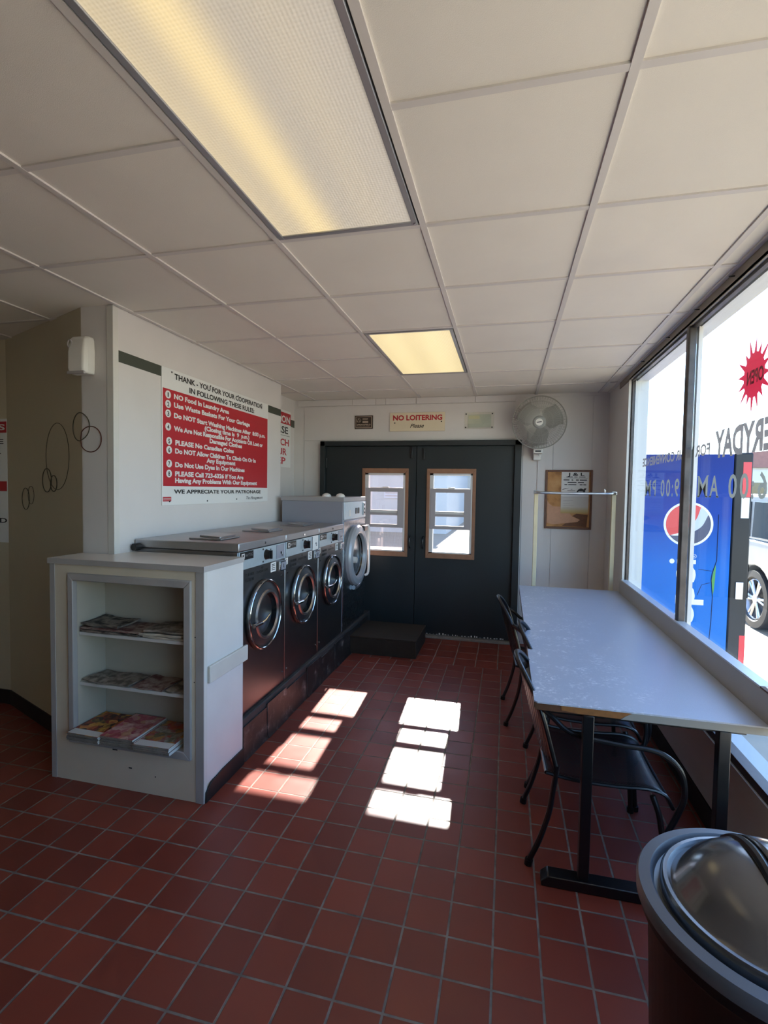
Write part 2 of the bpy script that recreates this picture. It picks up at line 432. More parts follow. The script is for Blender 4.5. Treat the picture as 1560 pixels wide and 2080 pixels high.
rv.box(1.04, XO + .01, WY0, WY1, ZS - .02, ZS + .004); rv.box(1.04, XO + .01, WY0, WY1, ZT - .004, ZT + .02); rv.box(1.028, XO + .01, WY1 - .004, WY1 + .02, ZS, ZT)
rv.build('window_reveal', pm('reveal_paint', '#cfd3d4', .5), wall_right, smooth=0)
m_frame = pm('old_mullion', '#514b49', .42, metal=.6, var=.3, vs=14, bump=.15, bs=40)
MUL = [3.215, 1.3]
edges = [WY0] + sorted(MUL) + [WY1]
for k in range(len(edges) - 1):
    y0, y1 = edges[k], edges[k + 1]
    w = bpy.data.objects.new('window_%d' % (k + 1), None); COL.objects.link(w); struct(w)
    f = MB(); a, b = y0, y1
    f.box(XR + .012, 1.022, a, b, ZT - .008, ZT + .02); f.box(XR + .01, 1.045, a, b, ZS - .02, ZS + .016)
    f.build('rail', m_frame, w, bevel=.002)
    if k == len(edges) - 2: bx('jamb', (1.004, 1.022, y1 - .006, y1 + .02, ZS, ZT), m_frame, w, bevel=.002)
    MB().box(1.0225, 1.0275, y0 + .002, y1 - .002, ZS, ZT).build('pane', m_glass, w, smooth=0)
    tr = MB(); tr.box(XR - .006, XR + .012, a, b, ZT + .008, ZT + .022)
    if k == len(edges) - 2: tr.box(XR - .006, XR + .012, y1 + .006, y1 + .022, .875, ZT + .022)
    tr.build('trim_bead', m_trimw, w, smooth=0)
    if k:
        MB().box(.976, 1.019, y0 - .023, y0 + .023, ZS, ZT).build('mullion', m_frame, w, bevel=.009, seg=3)
        MB().box(1.03, 1.05, y0 - .018, y0 + .018, ZS, ZT).build('mullion_cap', m_vinyl, w, smooth=0)
# ledge behind the table
ld = MB(); ld.box(.966, .980, 1.85, 4.66, .752, .872)
ledge = struct(ld.build('window_ledge', pm('ledge_paint', '#a9a49c', .45, var=.05), bevel=.002))
bx('ledge_cap', (.966, 1.018, 2.19, 4.612, .872, .880), pm('ledge_cap_paint', '#c9ced3', .3), ledge, bevel=.001)
bx('ledge_end', (.966, .984, 1.85, 2.19, .872, .879), pm('bare_wood', '#6d5240', .7, var=.2, vs=20), ledge, bevel=.001)

# ------------------------------------------------------------------ double door
df = MB()
df.box(-2.078, -2.024, 5.40, 5.60, 0, 2.15); df.box(.073, .141, 5.40, 5.60, 0, 2.15); df.box(-2.078, .141, 5.40, 5.60, 2.100, 2.155)
struct(df.build('trim_1', m_door, bevel=.003))
struct(bx('trim_2', (-2.02, .075, 5.38, 5.60, .001, .022), pm('threshold_metal', '#8f8a80', .5, var=.2, vs=30), bevel=.002))
def door(name, x0, x1, cx, glass, dzs):
    d = MB(); wx0, wx1, wz0, wz1 = cx - .235, cx + .235, .918, 1.812
    Y0, Y1 = 5.445, 5.495
    d.box(x0, wx0, Y0, Y1, .03, 2.096); d.box(wx1, x1, Y0, Y1, .03, 2.096); d.box(wx0, wx1, Y0, Y1, .03, wz0); d.box(wx0, wx1, Y0, Y1, wz1, 2.096)
    o = struct(d.build(name, m_door, smooth=0))
    c = MB(); ox0, ox1, oz0, oz1 = cx - .265, cx + .265, .875, 1.852
    for q in ([(ox0, oz0), (ox1, oz0), (wx1 - .005, wz0 + .012), (wx0 + .005, wz0 + .012)], [(ox0, oz1), (ox1, oz1), (wx1 - .005, wz1 - .012), (wx0 + .005, wz1 - .012)],
              [(ox0, oz0), (ox0, oz1), (wx0 + .005, wz1 - .012), (wx0 + .005, wz0 + .012)], [(ox1, oz0), (ox1, oz1), (wx1 - .005, wz1 - .012), (wx1 - .005, wz0 + .012)]):
        c.prism(q, 5.428, 5.446, 'y')
    c.build('window_casing', m_wood, o, bevel=.003)
    f = MB(); a0, a1, b0, b1 = cx - .2355, cx + .2355, .917, 1.813     # white outer frame
    for b in ((a0, a0 + .045, b0, b1), (a1 - .03, a1, b0, b1), (a0, a1, b1 - .035, b1), (a0, a1, b0, b0 + .028)): f.box(b[0], b[1], 5.432, 5.50, b[2], b[3])
    f.box(cx - .18, cx + .19, 5.46, 5.49, 1.615, 1.64)
    w = f.build('window_frame', m_vinyl, o, bevel=.003)
    h = MB()                                                    # grey inner sash, in front
    for b in ((cx - .222, cx - .165, 1.195, 1.635), (cx + .145, cx + .218, 1.195, 1.635), (cx - .17, cx + .155, 1.592, 1.635), (cx - .17, cx + .155, 1.332, 1.358), (cx - .17, cx + .155, 1.195, 1.232)): h.box(b[0], b[1], 5.425, 5.452, b[2], b[3])
    h.build('sash', m_sash, w, bevel=.003)
    bx('meeting_rail', (cx - .17, cx + .155, 5.44, 5.47, 1.358, 1.388), m_vinyl, w, bevel=.003)
    bx('sash_lock', (cx - .03, cx + .04, 5.44, 5.46, 1.638, 1.65), m_vinyl, w, bevel=.003)
    bx('pane', (cx - .19, cx + .20, 5.476, 5.48, .95, 1.78), glass, w, smooth=0)
    return o
d1 = door('door_1', -2.02, -.972, -1.318, m_glass_dirty, 0)
d2 = door('door_2', -.964, .070, -.585, m_glass_clear, 0)
for o, x in ((d1, -1.027), (d2, -.889)):
    z = 2.105 if o is d1 else 2.085
    bx('flush_bolt', (x - .012, x + .012, 5.428, 5.446, z - .14, z - .01), m_blackmetal, o, bevel=.004)
for o, x in ((d1, -1.028), (d2, -.880)):
    MB().tube(bez([(x, 5.445, .975), (x, 5.415, .995), (x, 5.408, 1.04), (x, 5.415, 1.085), (x, 5.445, 1.105)], 16), .007, 8).build('handle', m_blackmetal, o)
for z in (1.91, 1.1, .3): MB().cyl((-2.018, 5.44, z - .055), (-2.018, 5.44, z + .055), .011, 10).build('hinge', m_blackmetal, d1)
bx('gap_light_block', (-.985, -.950, 5.497, 5.503, .03, 2.1), m_door, d1, smooth=0)  # added behind the leaves to block light through the middle gap
bx('sweep', (-2.02, .07, 5.497, 5.503, .022, .06), m_door, d1, smooth=0)
bx('edge_light_block', (.055, .074, 5.497, 5.51, .022, 2.1), m_door, d2, smooth=0)  # unseen strips added behind the door edges to stop light leaking in
bx('edge_light_block', (-2.025, -2.0, 5.497, 5.51, .022, 2.1), m_door, d1, smooth=0)
bx('edge_light_block', (-2.02, .072, 5.497, 5.51, 2.085, 2.102), m_door, d2, smooth=0)
ch = MB()
for k in range(26):
    x = -.85 + k * .034 + random.uniform(-.01, .01); ch.box(x, x + random.uniform(.008, .02), 5.443, 5.4455, .03, .03 + random.uniform(.004, .02))
ch.build('chipped_paint', m_paper, d2, smooth=0)

# ------------------------------------------------------------------ curb and step
struct(bx('concrete_curb', (XL + .002, -1.468, 2.59, 5.425, .001, .25), pm('curb_paint', '#3b3836', .7, var=.35, vs=9, bump=.3, bs=25), bevel=.006))
m_cove = None
g_ = G('worn_cove'); n_ = g_.noise(9, 6, rough=.7)
g_.set(Base_Color=g_.ramp(n_, [(.52, hx('#262322')), (.62, hx('#4a4340')), (.72, hx('#8f8880'))]), Roughness=.4); m_cove = g_.m
yk = 2.60; k = 0
for ln, hgt in ((.30, .205), (.26, .225), (.40, .205), (.28, .232), (.36, .21), (.42, .228), (.34, .214), (.30, .225)):
    s = MB(); xo = -1.466 + (.004 if k % 2 else 0)
    s.prism([(xo, .001), (xo + .02, .001), (xo + .009, .02), (xo + .006, hgt), (xo, hgt)], yk, yk + ln + (.03 if k % 2 else 0), 'y')
    o = s.build('cove_strip', m_cove, bevel=.002)
    tag(o, ['worn black rubber cove strip on the curb beside the magazine cabinet', 'tall cove strip on the curb below the first washer door', 'scraped black cove strip with pale patches on the curb under the first two washers', 'proud cove strip on the curb below the second washer', 'cove strip on the curb under the seam of the second and third washers', 'long cove strip on the curb below the third washer', 'cove strip on the curb left of the dark step', 'last cove strip hidden behind the dark step'][k], 'cove base', 'rubber cove strips along the curb')
    yk += ln; k += 1
tstep = thing('wooden_step', 'low dark brown painted wooden step in front of the left door', 'step', (-1.135, 4.66, 0))
s = MB(); s.box(-.34, .335, 0, .60, .158, .176); s.build('tread', m_step, tstep, bevel=.004)
s = MB(); s.box(-.335, .33, .002, .02, .001, .158); s.build('riser', m_step, tstep, bevel=.002)
s = MB(); s.box(.312, .33, .02, .596, .001, .158); s.box(-.335, -.317, .02, .596, .001, .158); s.build('side_panel', m_step, tstep, bevel=.002, split=True)

# ------------------------------------------------------------------ washers (local: front at x=0, grows to -x, width along y, base z=0)
W_, H_, D_ = .634, 1.038, .682
def T_front(x=0.0): return basis((0, 1, 0), (0, 0, 1), (x, 0, 0))
def torus(mb, c, R, r, m=None, n=48, s=10):
    pts = [(c[0], c[1] + R * math.cos(2 * PI * k / n), c[2] + R * math.sin(2 * PI * k / n)) for k in range(n)]
    return mb.tube(pts, r, s, m, closed=True)
DT = Matrix(((0, 0, 1, 0), (1, 0, 0, .308), (0, 1, 0, .56), (0, 0, 0, 1)))      # lathe axis +x at the door centre
def make_washer(label, num, sticker_on_panel):
    t = thing('front_load_washer', label, 'washer', group='stainless washers in a row on the curb')
    s = MB(); s.box(-D_, -.002, .003, W_ - .003, 0, .985); s.build('body', m_steel, t, bevel=.004)
    s = MB(); s.box(-D_ - .01, .006, .001, W_ - .001, .987, H_); s.build('lid', m_steel_top, t, bevel=.006)
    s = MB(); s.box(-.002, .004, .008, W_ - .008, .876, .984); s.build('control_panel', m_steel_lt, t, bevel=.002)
    bt = MB(); bt.box(.004, .007, .018, .172, .934, .982, m_dark); bt.box(.007, .0085, .03, .064, .943, .973, m_vinyl); bt.box(.0085, .0092, .039, .055, .95, .966, m_dark)
    bt.text('MAYTAG', T_front(.0072), .075, .160, .951, .018, m_alu, .01); bt.build('badge', m_dark, t)
    kb = MB(); kb.lathe([(.0, .03), (.026, .03), (.031, .004), (.034, .0)], Matrix(((0, 0, 1, .004), (1, 0, 0, .345), (0, 1, 0, .934), (0, 0, 0, 1))), 28, m_dark)
    kb.box(.03, .046, .339, .351, .908, .962, m_dark); kb.build('knob', m_dark, t)
    lg = MB()
    for z in (.96, .905, .93, .945): lg.box(.004, .0047, .40, .412, z - .004, z + .004)
    for z in (.972, .893): lg.cyl((.004, .30, z), (.0065, .30, z), .006, 10)
    lg.build('control_lettering', m_ink, t)
    cp = MB(); cp.box(.004, .008, .488, .606, .886, .978, m_enamel); cp.box(.008, .0095, .545, .565, .915, .93, m_dark); cp.box(.008, .016, .556, .564, .9, .925, m_chrome); cp.build('coin_plate', m_enamel, t, bevel=.001)
    if sticker_on_panel: bx('price_sheet', (.008, .0095, .485, .603, .872, .985), m_paper, t, smooth=0)
    for y, z in ((.30, .995), (.30, 1.0)): pass
    MB().cyl((.004, .318, 1.012), (.012, .318, 1.012), .008, 12).build('lid_screw', m_chrome, t)
    ns = MB(); ns.box(.0, .0015, .004, .042, .826, .872, m_paper); ns.text(num, T_front(.0015), .016, .03, .832, .034, m_ink, .02); ns.build('number_plate', m_paper, t)
    lt = MB(); lt.text('NO', T_front(), .285, .312, .850, .014, m_ink, .02); lt.text('CANADIAN COINS', T_front(), .222, .372, .828, .016, m_ink, .02)
    for x0, x1, z in ((.095, .118, .838), (.122, .150, .838), (.156, .19, .838), (.092, .14, .806), (.145, .168, .806), (.175, .19, .806)): lt.box(0, .0006, x0, x1, z - .008, z + .008, m_ink)
    lt.build('stencil_lettering', m_ink, t, smooth=0)
    pl = MB(); pl.box(0, .001, .415, .492, .806, .868, m_paper)
    for z in (.855, .845, .832, .82): pl.box(.001, .0014, .428, .478, z - .0025, z + .0025, m_ink)
    pl.build('price_label', m_paper, t, smooth=0)
    cs = MB(); cs.box(0, .022, .515, .605, .800, .864, m_chrome); cs.box(.022, .0235, .528, .6, .806, .858, m_enamel); cs.box(.0235, .026, .56, .566, .82, .845, m_dark); cs.build('coin_slot', m_chrome, t, bevel=.003)
    dr = MB(); dr.lathe([(.222, 0), (.222, .012), (.214, .02)], DT, 64, m_dark)
    dr.lathe([(.210, .018), (.160, .034), (.152, .03)], DT, 64, m_annulus)
    d = dr.build('door', m_steel, t)
    s = MB(); torus(s, (.024, .308, .56), .212, .0085); s.build('outer_ring', m_chrome, d)
    s = MB(); s.lathe([(.158, .032), (.152, .044), (.140, .044), (.134, .03)], DT, 64); s.build('inner_ring', m_alu, d)
    s = MB(); s.lathe([(.134, .032), (.125, -.02), (.10, -.09), (.002, -.12)], DT, 48); s.build('bowl', pm('bowl_glass', '#15191c', .07, spec=.8), d)
    hd = MB(); hd.cyl((.02, .115, .535), (.055, .115, .535), .010, 12); hd.tube([(.05, .10, .535), (.05, .2, .53)], .013, 14); hd.tube([(.052, .19, .53), (.06, .23, .54), (.06, .29, .565)], [.009, .007, .005], 10); hd.build('handle', m_chrome, d)
    hs = MB()
    for z in (.60, .585, .555, .54): hs.cyl((0, .512, z), (.006, .512, z), .007, 10)
    hs.build('hinge_screw', m_chrome, d, split=True)
    bl = MB()
    for y, z in ((.035, .765), (.575, .76), (.60, .08), (.035, .08)): bl.cyl((-.001, y, z), (.004, y, z), .006, 10)
    bl.build('panel_screw', m_chrome, t, split=True)
    sl = MB(); T = Matrix.Translation((-.23, .10, H_ + .001)); sl.box(-.16, .06, .0, .22, 0, .010, m_steel_top, T); sl.box(-.10, .04, .02, .20, .010, .022, m_alu, T @ Matrix.Rotation(.05, 4, 'Y')); sl.build('dispenser_lid', m_steel_top, t, bevel=.003)
    return t
ZB = .251
for k, (lb, st_) in enumerate((('stainless washer numbered 1, just behind the magazine cabinet', False), ('stainless washer numbered 2, with a white sheet on its control panel', True), ('stainless washer numbered 3, beside the tall white washer', False))):
    t = make_washer(lb, str(k + 1), st_); t.location = (-1.49, 2.583 + k * .637, ZB)
    if k == 0: MB().tube(bez([(-.60, .05, .985), (-.65, .02, .995), (-.668, -.01, .992), (-.672, -.035, .992)], 16), .022, 10).build('hose', m_black, t)
# rubber edge and hoses at the near end of the first washer
# tall washer
tw = thing('large_washer', 'tall washer with pale front and thick grey door ring, next to the doors', 'washer', (-1.49, 4.497, ZB))
WB, HB = .74, 1.286
s = MB(); s.box(-.63, -.004, .0, WB, 0, HB - .04); s.build('body', m_enamel, tw, bevel=.006)
s = MB(); s.box(-.64, .004, -.003, WB + .003, HB - .045, HB); s.build('lid', pm('lid_grey', '#9b9a9a', .4), tw, bevel=.006)
s = MB(); s.box(-.004, .004, .004, WB - .004, .0, 1.055); s.build('front_panel', mat_steel('bright_steel', '#9aa4ab', .24, (4, 90, 4)), tw, bevel=.003)
s = MB(); s.box(-.004, .008, .004, WB - .004, 1.07, HB - .05); s.build('control_panel', pm('panel_window_sheen', '#c3d2da', .4, .3, var=.05, vs=30), tw, bevel=.003)  # reflected window brightness is put into the panel colour
s = MB(); s.box(.008, .012, .36, .40, 1.115, 1.175); s.box(.008, .012, .43, .49, 1.115, 1.175); s.build('button', m_dark, tw, bevel=.002, split=True)
s = MB(); s.box(.008, .02, .62, .69, 1.09, 1.225, m_alu)
for z in (1.11, 1.15, 1.19): s.box(.02, .024, .635, .66, z, z + .02, m_dark)
s.build('coin_box', m_alu, tw, bevel=.002)
s = MB(); s.box(.008, .010, .14, .20, 1.10, 1.16); s.build('price_label', m_paper, tw, smooth=0)
DB = Matrix(((0, 0, 1, .004), (1, 0, 0, .375), (0, 1, 0, .695), (0, 0, 0, 1)))
s = MB(); s.lathe([(.305, 0), (.305, .03), (.29, .05), (.245, .058), (.225, .05), (.215, .02)], DB, 64); dB = s.build('door', pm('grey_cast', '#a9adb2', .35, metal=.3), tw)
s = MB(); s.lathe([(.224, .046), (.20, -.04), (.14, -.12), (.002, -.15)], DB, 48); s.build('bowl', pm('bowl_dark', '#101214', .1, spec=.7), dB)
s = MB(); s.lathe([(.20, .01), (.195, -.05), (.18, -.09)], DB, 48); s.build('gasket', pm('gasket', '#6d6f70', .5), dB)
s = MB(); s.tube(bez([(.03, .655, .98), (.062, .68, .95), (.066, .69, .7), (.062, .68, .48), (.03, .655, .44)], 20), .013, 10); s.build('handle', m_white, dB)
s = MB(); s.box(.02, .07, .50, .62, .93, .985); s.build('hinge', m_blackmetal, dB, bevel=.01)
s = MB()
for a in (-100, -60): pass
arc = [(.02, .375 + .33 * math.cos(math.radians(a)), .695 + .33 * math.sin(math.radians(a))) for a in range(-105, -44, 5)]
s.tube(arc, .022, 10); s.build('lower_guard', m_alu, dB)
s = MB(); s.lathe([(.03, .06), (.034, .0), (.0, -.02)], Matrix(((0, 0, 1, .0), (1, 0, 0, .26), (0, 1, 0, .66), (0, 0, 0, 1))), 20); s.build('latch_cap', m_white, dB)
for x in (-.20, -.06):
    MB().lathe([(.045, 0), (.042, .015), (.03, .028), (.012, .034), (.001, .035)], Matrix.Translation((x, .08, HB)), 24).build('dome_cap', m_white, tw)

# ------------------------------------------------------------------ magazine cabinet
cab = thing('magazine_cabinet', 'white laminate cabinet with open magazine shelves in the front, standing on the red floor', 'cabinet', (0, 0, 0))
CX0, CX1, CY0, CY1, CT = -2.394, -1.452, 2.192, 2.422, 1.215
s = MB()
ix0, ix1, iz0, iz1 = -2.236, -1.562, .262, 1.10
s.box(CX0, ix0 - .012, CY0 + .004, CY1, .001, 1.184); s.box(ix1 + .012, CX1 - .006, CY0 + .004, CY1, .001, 1.184)
s.box(ix0 - .012, ix1 + .012, CY0 + .004, CY1, .001, iz0 - .012); s.box(ix0 - .012, ix1 + .012, CY0 + .004, CY1, iz1 + .012, 1.184)
s.box(-2.184, CX1 - .006, CY1, 2.578, .001, 1.184)
s.build('carcass', m_lam, cab, smooth=0)
s = MB(); s.box(ix0 - .012, ix1 + .012, CY1 - .016, CY1 - .004, iz0 - .012, iz1 + .012); s.box(ix0 - .012, ix0, CY0 + .02, CY1 - .016, iz0, iz1); s.box(ix1, ix1 + .012, CY0 + .02, CY1 - .016, iz0, iz1); s.box(ix0, ix1, CY0 + .02, CY1 - .016, iz0 - .012, iz0); s.box(ix0, ix1, CY0 + .02, CY1 - .016, iz1, iz1 + .012)
s.build('niche', pm('niche_paint', '#b5b0a2', .5, var=.05), cab, smooth=0)
s = MB(); s.box(-2.184, CX1 + .004, 2.42, 2.578, 1.186, CT); s.box(CX0 - .004, CX1 + .004, CY0 - .006, 2.42, 1.186, CT); s.build('top', pm('cabinet_top', '#d7d2c8', .25), cab, smooth=0)
s = MB(); s.box(CX0 - .006, CX1 + .006, CY0 - .009, CY0 - .006, 1.186, CT); s.box(CX1 + .004, CX1 + .007, CY0 - .009, 2.578, 1.186, CT); s.build('edge_band', m_soil, cab, smooth=0)
s = MB(); s.box(CX0, -2.363, CY0, CY0 + .004, .001, 1.184); s.box(-1.497, CX1, CY0, CY0 + .004, .001, 1.184); s.build('corner_strip', m_soil, cab, smooth=0, split=True)
s = MB(); fo = (-2.27, -1.522, .218, 1.14); fi = (ix0, ix1, iz0, iz1)
for q in ([(fo[0], fo[2]), (fo[1], fo[2]), (fi[1], fi[2]), (fi[0], fi[2])], [(fo[0], fo[3]), (fo[1], fo[3]), (fi[1], fi[3]), (fi[0], fi[3])], [(fo[0], fo[2]), (fo[0], fo[3]), (fi[0], fi[3]), (fi[0], fi[2])], [(fo[1], fo[2]), (fo[1], fo[3]), (fi[1], fi[3]), (fi[1], fi[2])]): s.prism(q, CY0 - .010, CY0 + .022, 'y')
s.build('moulding', m_soil, cab, bevel=.004)
for z in (.815, .538): bx('shelf', (ix0, ix1, CY0 + .03, CY1 - .016, z - .018, z), m_lamw, cab, bevel=.002)
bx('side_panel', (CX1 - .006, CX1, CY0 + .03, 2.578, .09, 1.184), m_lamw, cab, smooth=0)
bx('side_strip', (CX1 - .006, CX1 + .001, CY0 + .004, CY0 + .03, .001, 1.184), m_trimw, cab, smooth=0)
s = MB(); s.box(CX1, CX1 + .016, 2.225, 2.61, .612, .700); o = s.build('wood_cleat', pm('cleat_paint', '#c8c4ba', .5, var=.06), cab, bevel=.004)
s = MB(); s.prism([(2.20, .001), (2.585, .001), (2.585, .098), (2.36, .098), (2.25, .085), (2.205, .055)], CX1 + .001, CX1 + .009, 'x'); s.build('kick_strip', m_black, cab, bevel=.002)
sc = MB()
for x, z, w in ((-1.9, .12, .02), (-1.74, .095, .006), (-2.0, .205, .03), (-1.505, .85, .006), (-1.51, .62, .005)): sc.box(x, x + w, CY0 + .003, CY0 + .0038, z, z + .006)
sc.build('scuff', m_ink, cab, smooth=0)

def sheet(x0, x1, y0, y1, z, th, wav, seed, m, name, label, cat, group, droop=.0):
    r = random.Random(seed); nx, ny = 12, 6; s = MB(); V = [[], []]
    ph = r.uniform(0, 6); ph2 = r.uniform(0, 6)
    for l in (0, 1):
        for j in range(ny + 1):
            for i in range(nx + 1):
                u, v = i / nx, j / ny
                dz = wav * (.5 + .5 * math.sin(u * 5 + ph)) * (.6 + .4 * math.sin(v * 4 + ph2)) + droop * (1 - v) ** 2 * (.4 + .6 * math.sin(u * 3 + ph2) ** 2)
                V[l].append(s.bm.verts.new((x0 + (x1 - x0) * u, y0 + (y1 - y0) * v + wav * .6 * math.sin(u * 9 + ph), z + (dz if l == 0 else dz + th))))
    w = nx + 1
    for j in range(ny):
        for i in range(nx):
            a = j * w + i
            s.face([V[0][a], V[0][a + w], V[0][a + w + 1], V[0][a + 1]]); s.face([V[1][a], V[1][a + 1], V[1][a + w + 1], V[1][a + w]])
    for i in range(nx):
        s.face([V[0][i], V[0][i + 1], V[1][i + 1], V[1][i]]); a = ny * w + i; s.face([V[0][a + 1], V[0][a], V[1][a], V[1][a + 1]])
    for j in range(ny):
        a = j * w; s.face([V[0][a + w], V[0][a], V[1][a], V[1][a + w]]); a = j * w + nx; s.face([V[0][a], V[0][a + w], V[1][a + w], V[1][a]])
    return tag(s.build(name, m, smooth=60), label, cat, group)
def mat_news(name, a, b):
    g = G(name); mp = g.n('Mapping', {0: g.obj(), 'Scale': (7, 7, 70)}); n = g.noise(3, 4, mp.outputs[0])
    g.set(Base_Color=g.ramp(n, [(.4, hx(a)), (.6, hx(b))]), Roughness=.8); return g.m
nm = [mat_news('newsprint_dark', '#2b2622', '#8c8378'), mat_news('newsprint_mid', '#5f574e', '#9b9387'), mat_news('newsprint_pale', '#9f9888', '#c9c2b2'), mat_news('newsprint_red', '#633a36', '#9c8c80')]
for a in ((-2.225, -1.86, .817, .012, .004, 1, 0, 'bottom paper of the dark newspaper pile at the left of the upper shelf'),
          (-2.22, -1.83, .832, .012, .005, 2, 3, 'reddish folded paper in the middle of the dark pile on the upper shelf'),
          (-2.225, -1.98, .850, .010, .012, 3, 0, 'curled dark newspaper on top of the left pile on the upper shelf'),
          (-1.83, -1.575, .817, .010, .004, 4, 2, 'pale folded paper at the bottom of the right pile on the upper shelf'),
          (-1.85, -1.60, .830, .012, .010, 5, 2, 'pale newspaper in the middle of the right pile on the upper shelf'),
          (-1.82, -1.575, .852, .009, .008, 6, 1, 'grey newspaper on top of the right pile on the upper shelf')):
    sheet(a[0], a[1], CY0 + .025, CY1 - .03, a[2], a[3], a[4], a[5], nm[a[6]], 'newspaper', a[7], 'newspaper', 'newspapers on the upper shelf')
for a in ((-2.215, -1.915, .540, .007, .012, 7, 1, 'curled grey newspaper at the left of the middle shelf'), (-1.89, -1.71, .541, .008, .010, 8, 3, 'reddish newspaper at the centre of the middle shelf'), (-1.695, -1.575, .540, .010, .006, 9, 1, 'small folded paper at the right of the middle shelf')):
    sheet(a[0], a[1], CY0 + .025, CY1 - .03, a[2], a[3], a[4], a[5], nm[a[6]], 'newspaper', a[7], 'newspaper', 'newspapers on the middle shelf')
covs = [mat_cover('cover_food', ['#1a1510', '#5a1d10', '#c25a1e', '#d8a13c', '#2a1c14', '#a83020'], 28), mat_cover('cover_pink', ['#c98d90', '#b4475c', '#d9b9b0', '#9c2f4a', '#c9a27c'], 24), mat_cover('cover_fruit', ['#8f8d86', '#b03a34', '#b98b4a', '#5d5f44', '#a9a79f', '#8f2a3a'], 26), mat_cover('cover_plain', ['#77736c', '#9b968c', '#6a5f58'], 20)]
m_pages = pm('page_edges', '#8d857c', .8, var=.2, vs=60)
def magazine(x0, x1, y0, y1, z, th, cov, label, rz=0.0, tilt=0.0):
    t = thing('magazine', label, 'magazine', ((x0 + x1) / 2, y0, z), 'magazines on the bottom shelf', rz); t.rotation_euler = (0, tilt, rz)
    w = (x1 - x0) / 2; d = y1 - y0
    s = MB(); s.box(-w + .002, w - .001, .002, d - .002, .0008, th - .0008); s.build('pages', m_pages, t, smooth=0)
    s = MB(); s.box(-w, w, 0, d, th - .0008, th, covs[cov]); s.box(-w, w, 0, d, 0, .0008, covs[3]); s.box(w - .001, w, 0, d, 0, th, m_paper); 
    if cov in (0, 2): s.box(-w + .004, w - .004, .004, d * .2, th, th + .0004, m_paper)
    s.build('cover', covs[cov], t, smooth=0)
zz = iz0 + .001
st_ = {'left': (-2.228, -2.026), 'middle': (-2.018, -1.818), 'right': (-1.808, -1.60)}
for nm_, n, c, th, rz in (('left', 4, 0, .009, -.02), ('middle', 5, 1, .0095, .0), ('right', 4, 2, .009, .03)):
    for k in range(n):
        top = k == n - 1; jit = random.uniform(-.004, .004); jy = random.uniform(-.01, .0)
        desc = {'left': 'food cover', 'middle': 'pink cover', 'right': 'fruit cover'}[nm_]
        lab = ('magazine with a %s, top of the %s pile on the bottom shelf' % (desc, nm_)) if top else ('%s magazine under the one with a %s, bottom shelf' % (['lowest', 'second lowest', 'third lowest', 'fourth lowest'][k], desc))
        magazine(st_[nm_][0] + jit, st_[nm_][1] + jit, 2.135 + jy + (.0 if nm_ != 'right' else -.01), 2.40 + jy, zz + k * (th + .0006), th, c if top else 3, lab, rz * (.5 + .5 * k / n))

# ------------------------------------------------------------------ signs
rs = thing('rules_sign', 'large red and white laundry rules sign on the wall over the washers', 'sign', (XL + .001, 2.835, 1.485))
TS = basis((0, 1, 0), (0, 0, 1), (.0045, -2.835, -1.485))
s = MB(); s.box(0, .004, 0, 1.49, 0, .905); s.build('board', m_signw, rs, bevel=.001)
s = MB(); s.box(.004, .0044, .010, 1.478, .128, .768); s.build('red_panel', m_red, rs, smooth=0)
blk = MB(); wht = MB()
for i, (t_, a, b, z, h) in enumerate([('THANK - YOU FOR YOUR COOPERATION', 2.963, 4.203, 2.331, .038), ('IN FOLLOWING THESE RULES:', 3.126, 4.057, 2.270, .038), ('WE APPRECIATE YOUR PATRONAGE', 2.954, 4.183, 1.563, .028)]):
    blk.text(t_, TS, a, b, z, h, bold=.03)
blk.text('The Management', TS, 3.923, 4.225, 1.512, .026, shear=.5)
for t_, a, b, z in [('NO Food In Laundry Area', 2.956, 3.643, 2.2), ('Use Waste Baskets For Your Garbage', 2.956, 3.98, 2.142), ('Do NOT Start Washing Machines After  8:00 p.m.', 2.956, 4.265, 2.073), ('(Closing time is  9  p.m.)', 3.308, 3.972, 2.030), ('We Are Not Responsible For Accidents OR Lost or', 2.955, 4.22, 1.986), ('Damaged Clothes', 3.373, 3.848, 1.944), ('PLEASE No Canadian Coins', 2.97, 3.717, 1.892), ('Do NOT Allow Children To Climb On Or In', 2.968, 4.088, 1.836), ('Any Equipment', 3.333, 3.743, 1.794), ('Do Not Use Dyes In Our Machines', 2.968, 3.894, 1.744), ('PLEASE Call 723-6326 If You Are', 2.967, 3.874, 1.682), ('Having Any Problems With Our Equipment', 2.967, 4.112, 1.637)]:
    wht.text(t_, TS, a, b, z, .033, bold=.045)
blk.build('black_lettering', m_ink, rs, smooth=0); wht.build('white_lettering', m_signw, rs, smooth=0)
nb = MB()
for k, (y, z) in enumerate([(2.897, 2.216), (2.897, 2.154), (2.897, 2.092), (2.897, 2.005), (2.906, 1.912), (2.906, 1.853), (2.906, 1.763), (2.905, 1.696)]):
    nb.poly([TS @ Vector((y + .029 * math.cos(2 * PI * q / 24), z + .026 * math.sin(2 * PI * q / 24), .0004)) for q in range(24)], m_signw)
    nb.text(str(k + 1), TS, y - (.006 if k == 0 else .010), y + (.005 if k == 0 else .010), z - .015, .03, m_ink, .025, depth=.0009)
nb.build('number_disc', m_signw, rs, smooth=0)
s = MB(); s.box(.004, .0045, .008, .092, .026, .056, m_red); s.box(.0045, .0049, .012, .088, .042, .045, m_signw); s.box(.0045, .0049, .012, .088, .034, .036, m_signw); s.build('maker_mark', m_red, rs, smooth=0)
s = MB()
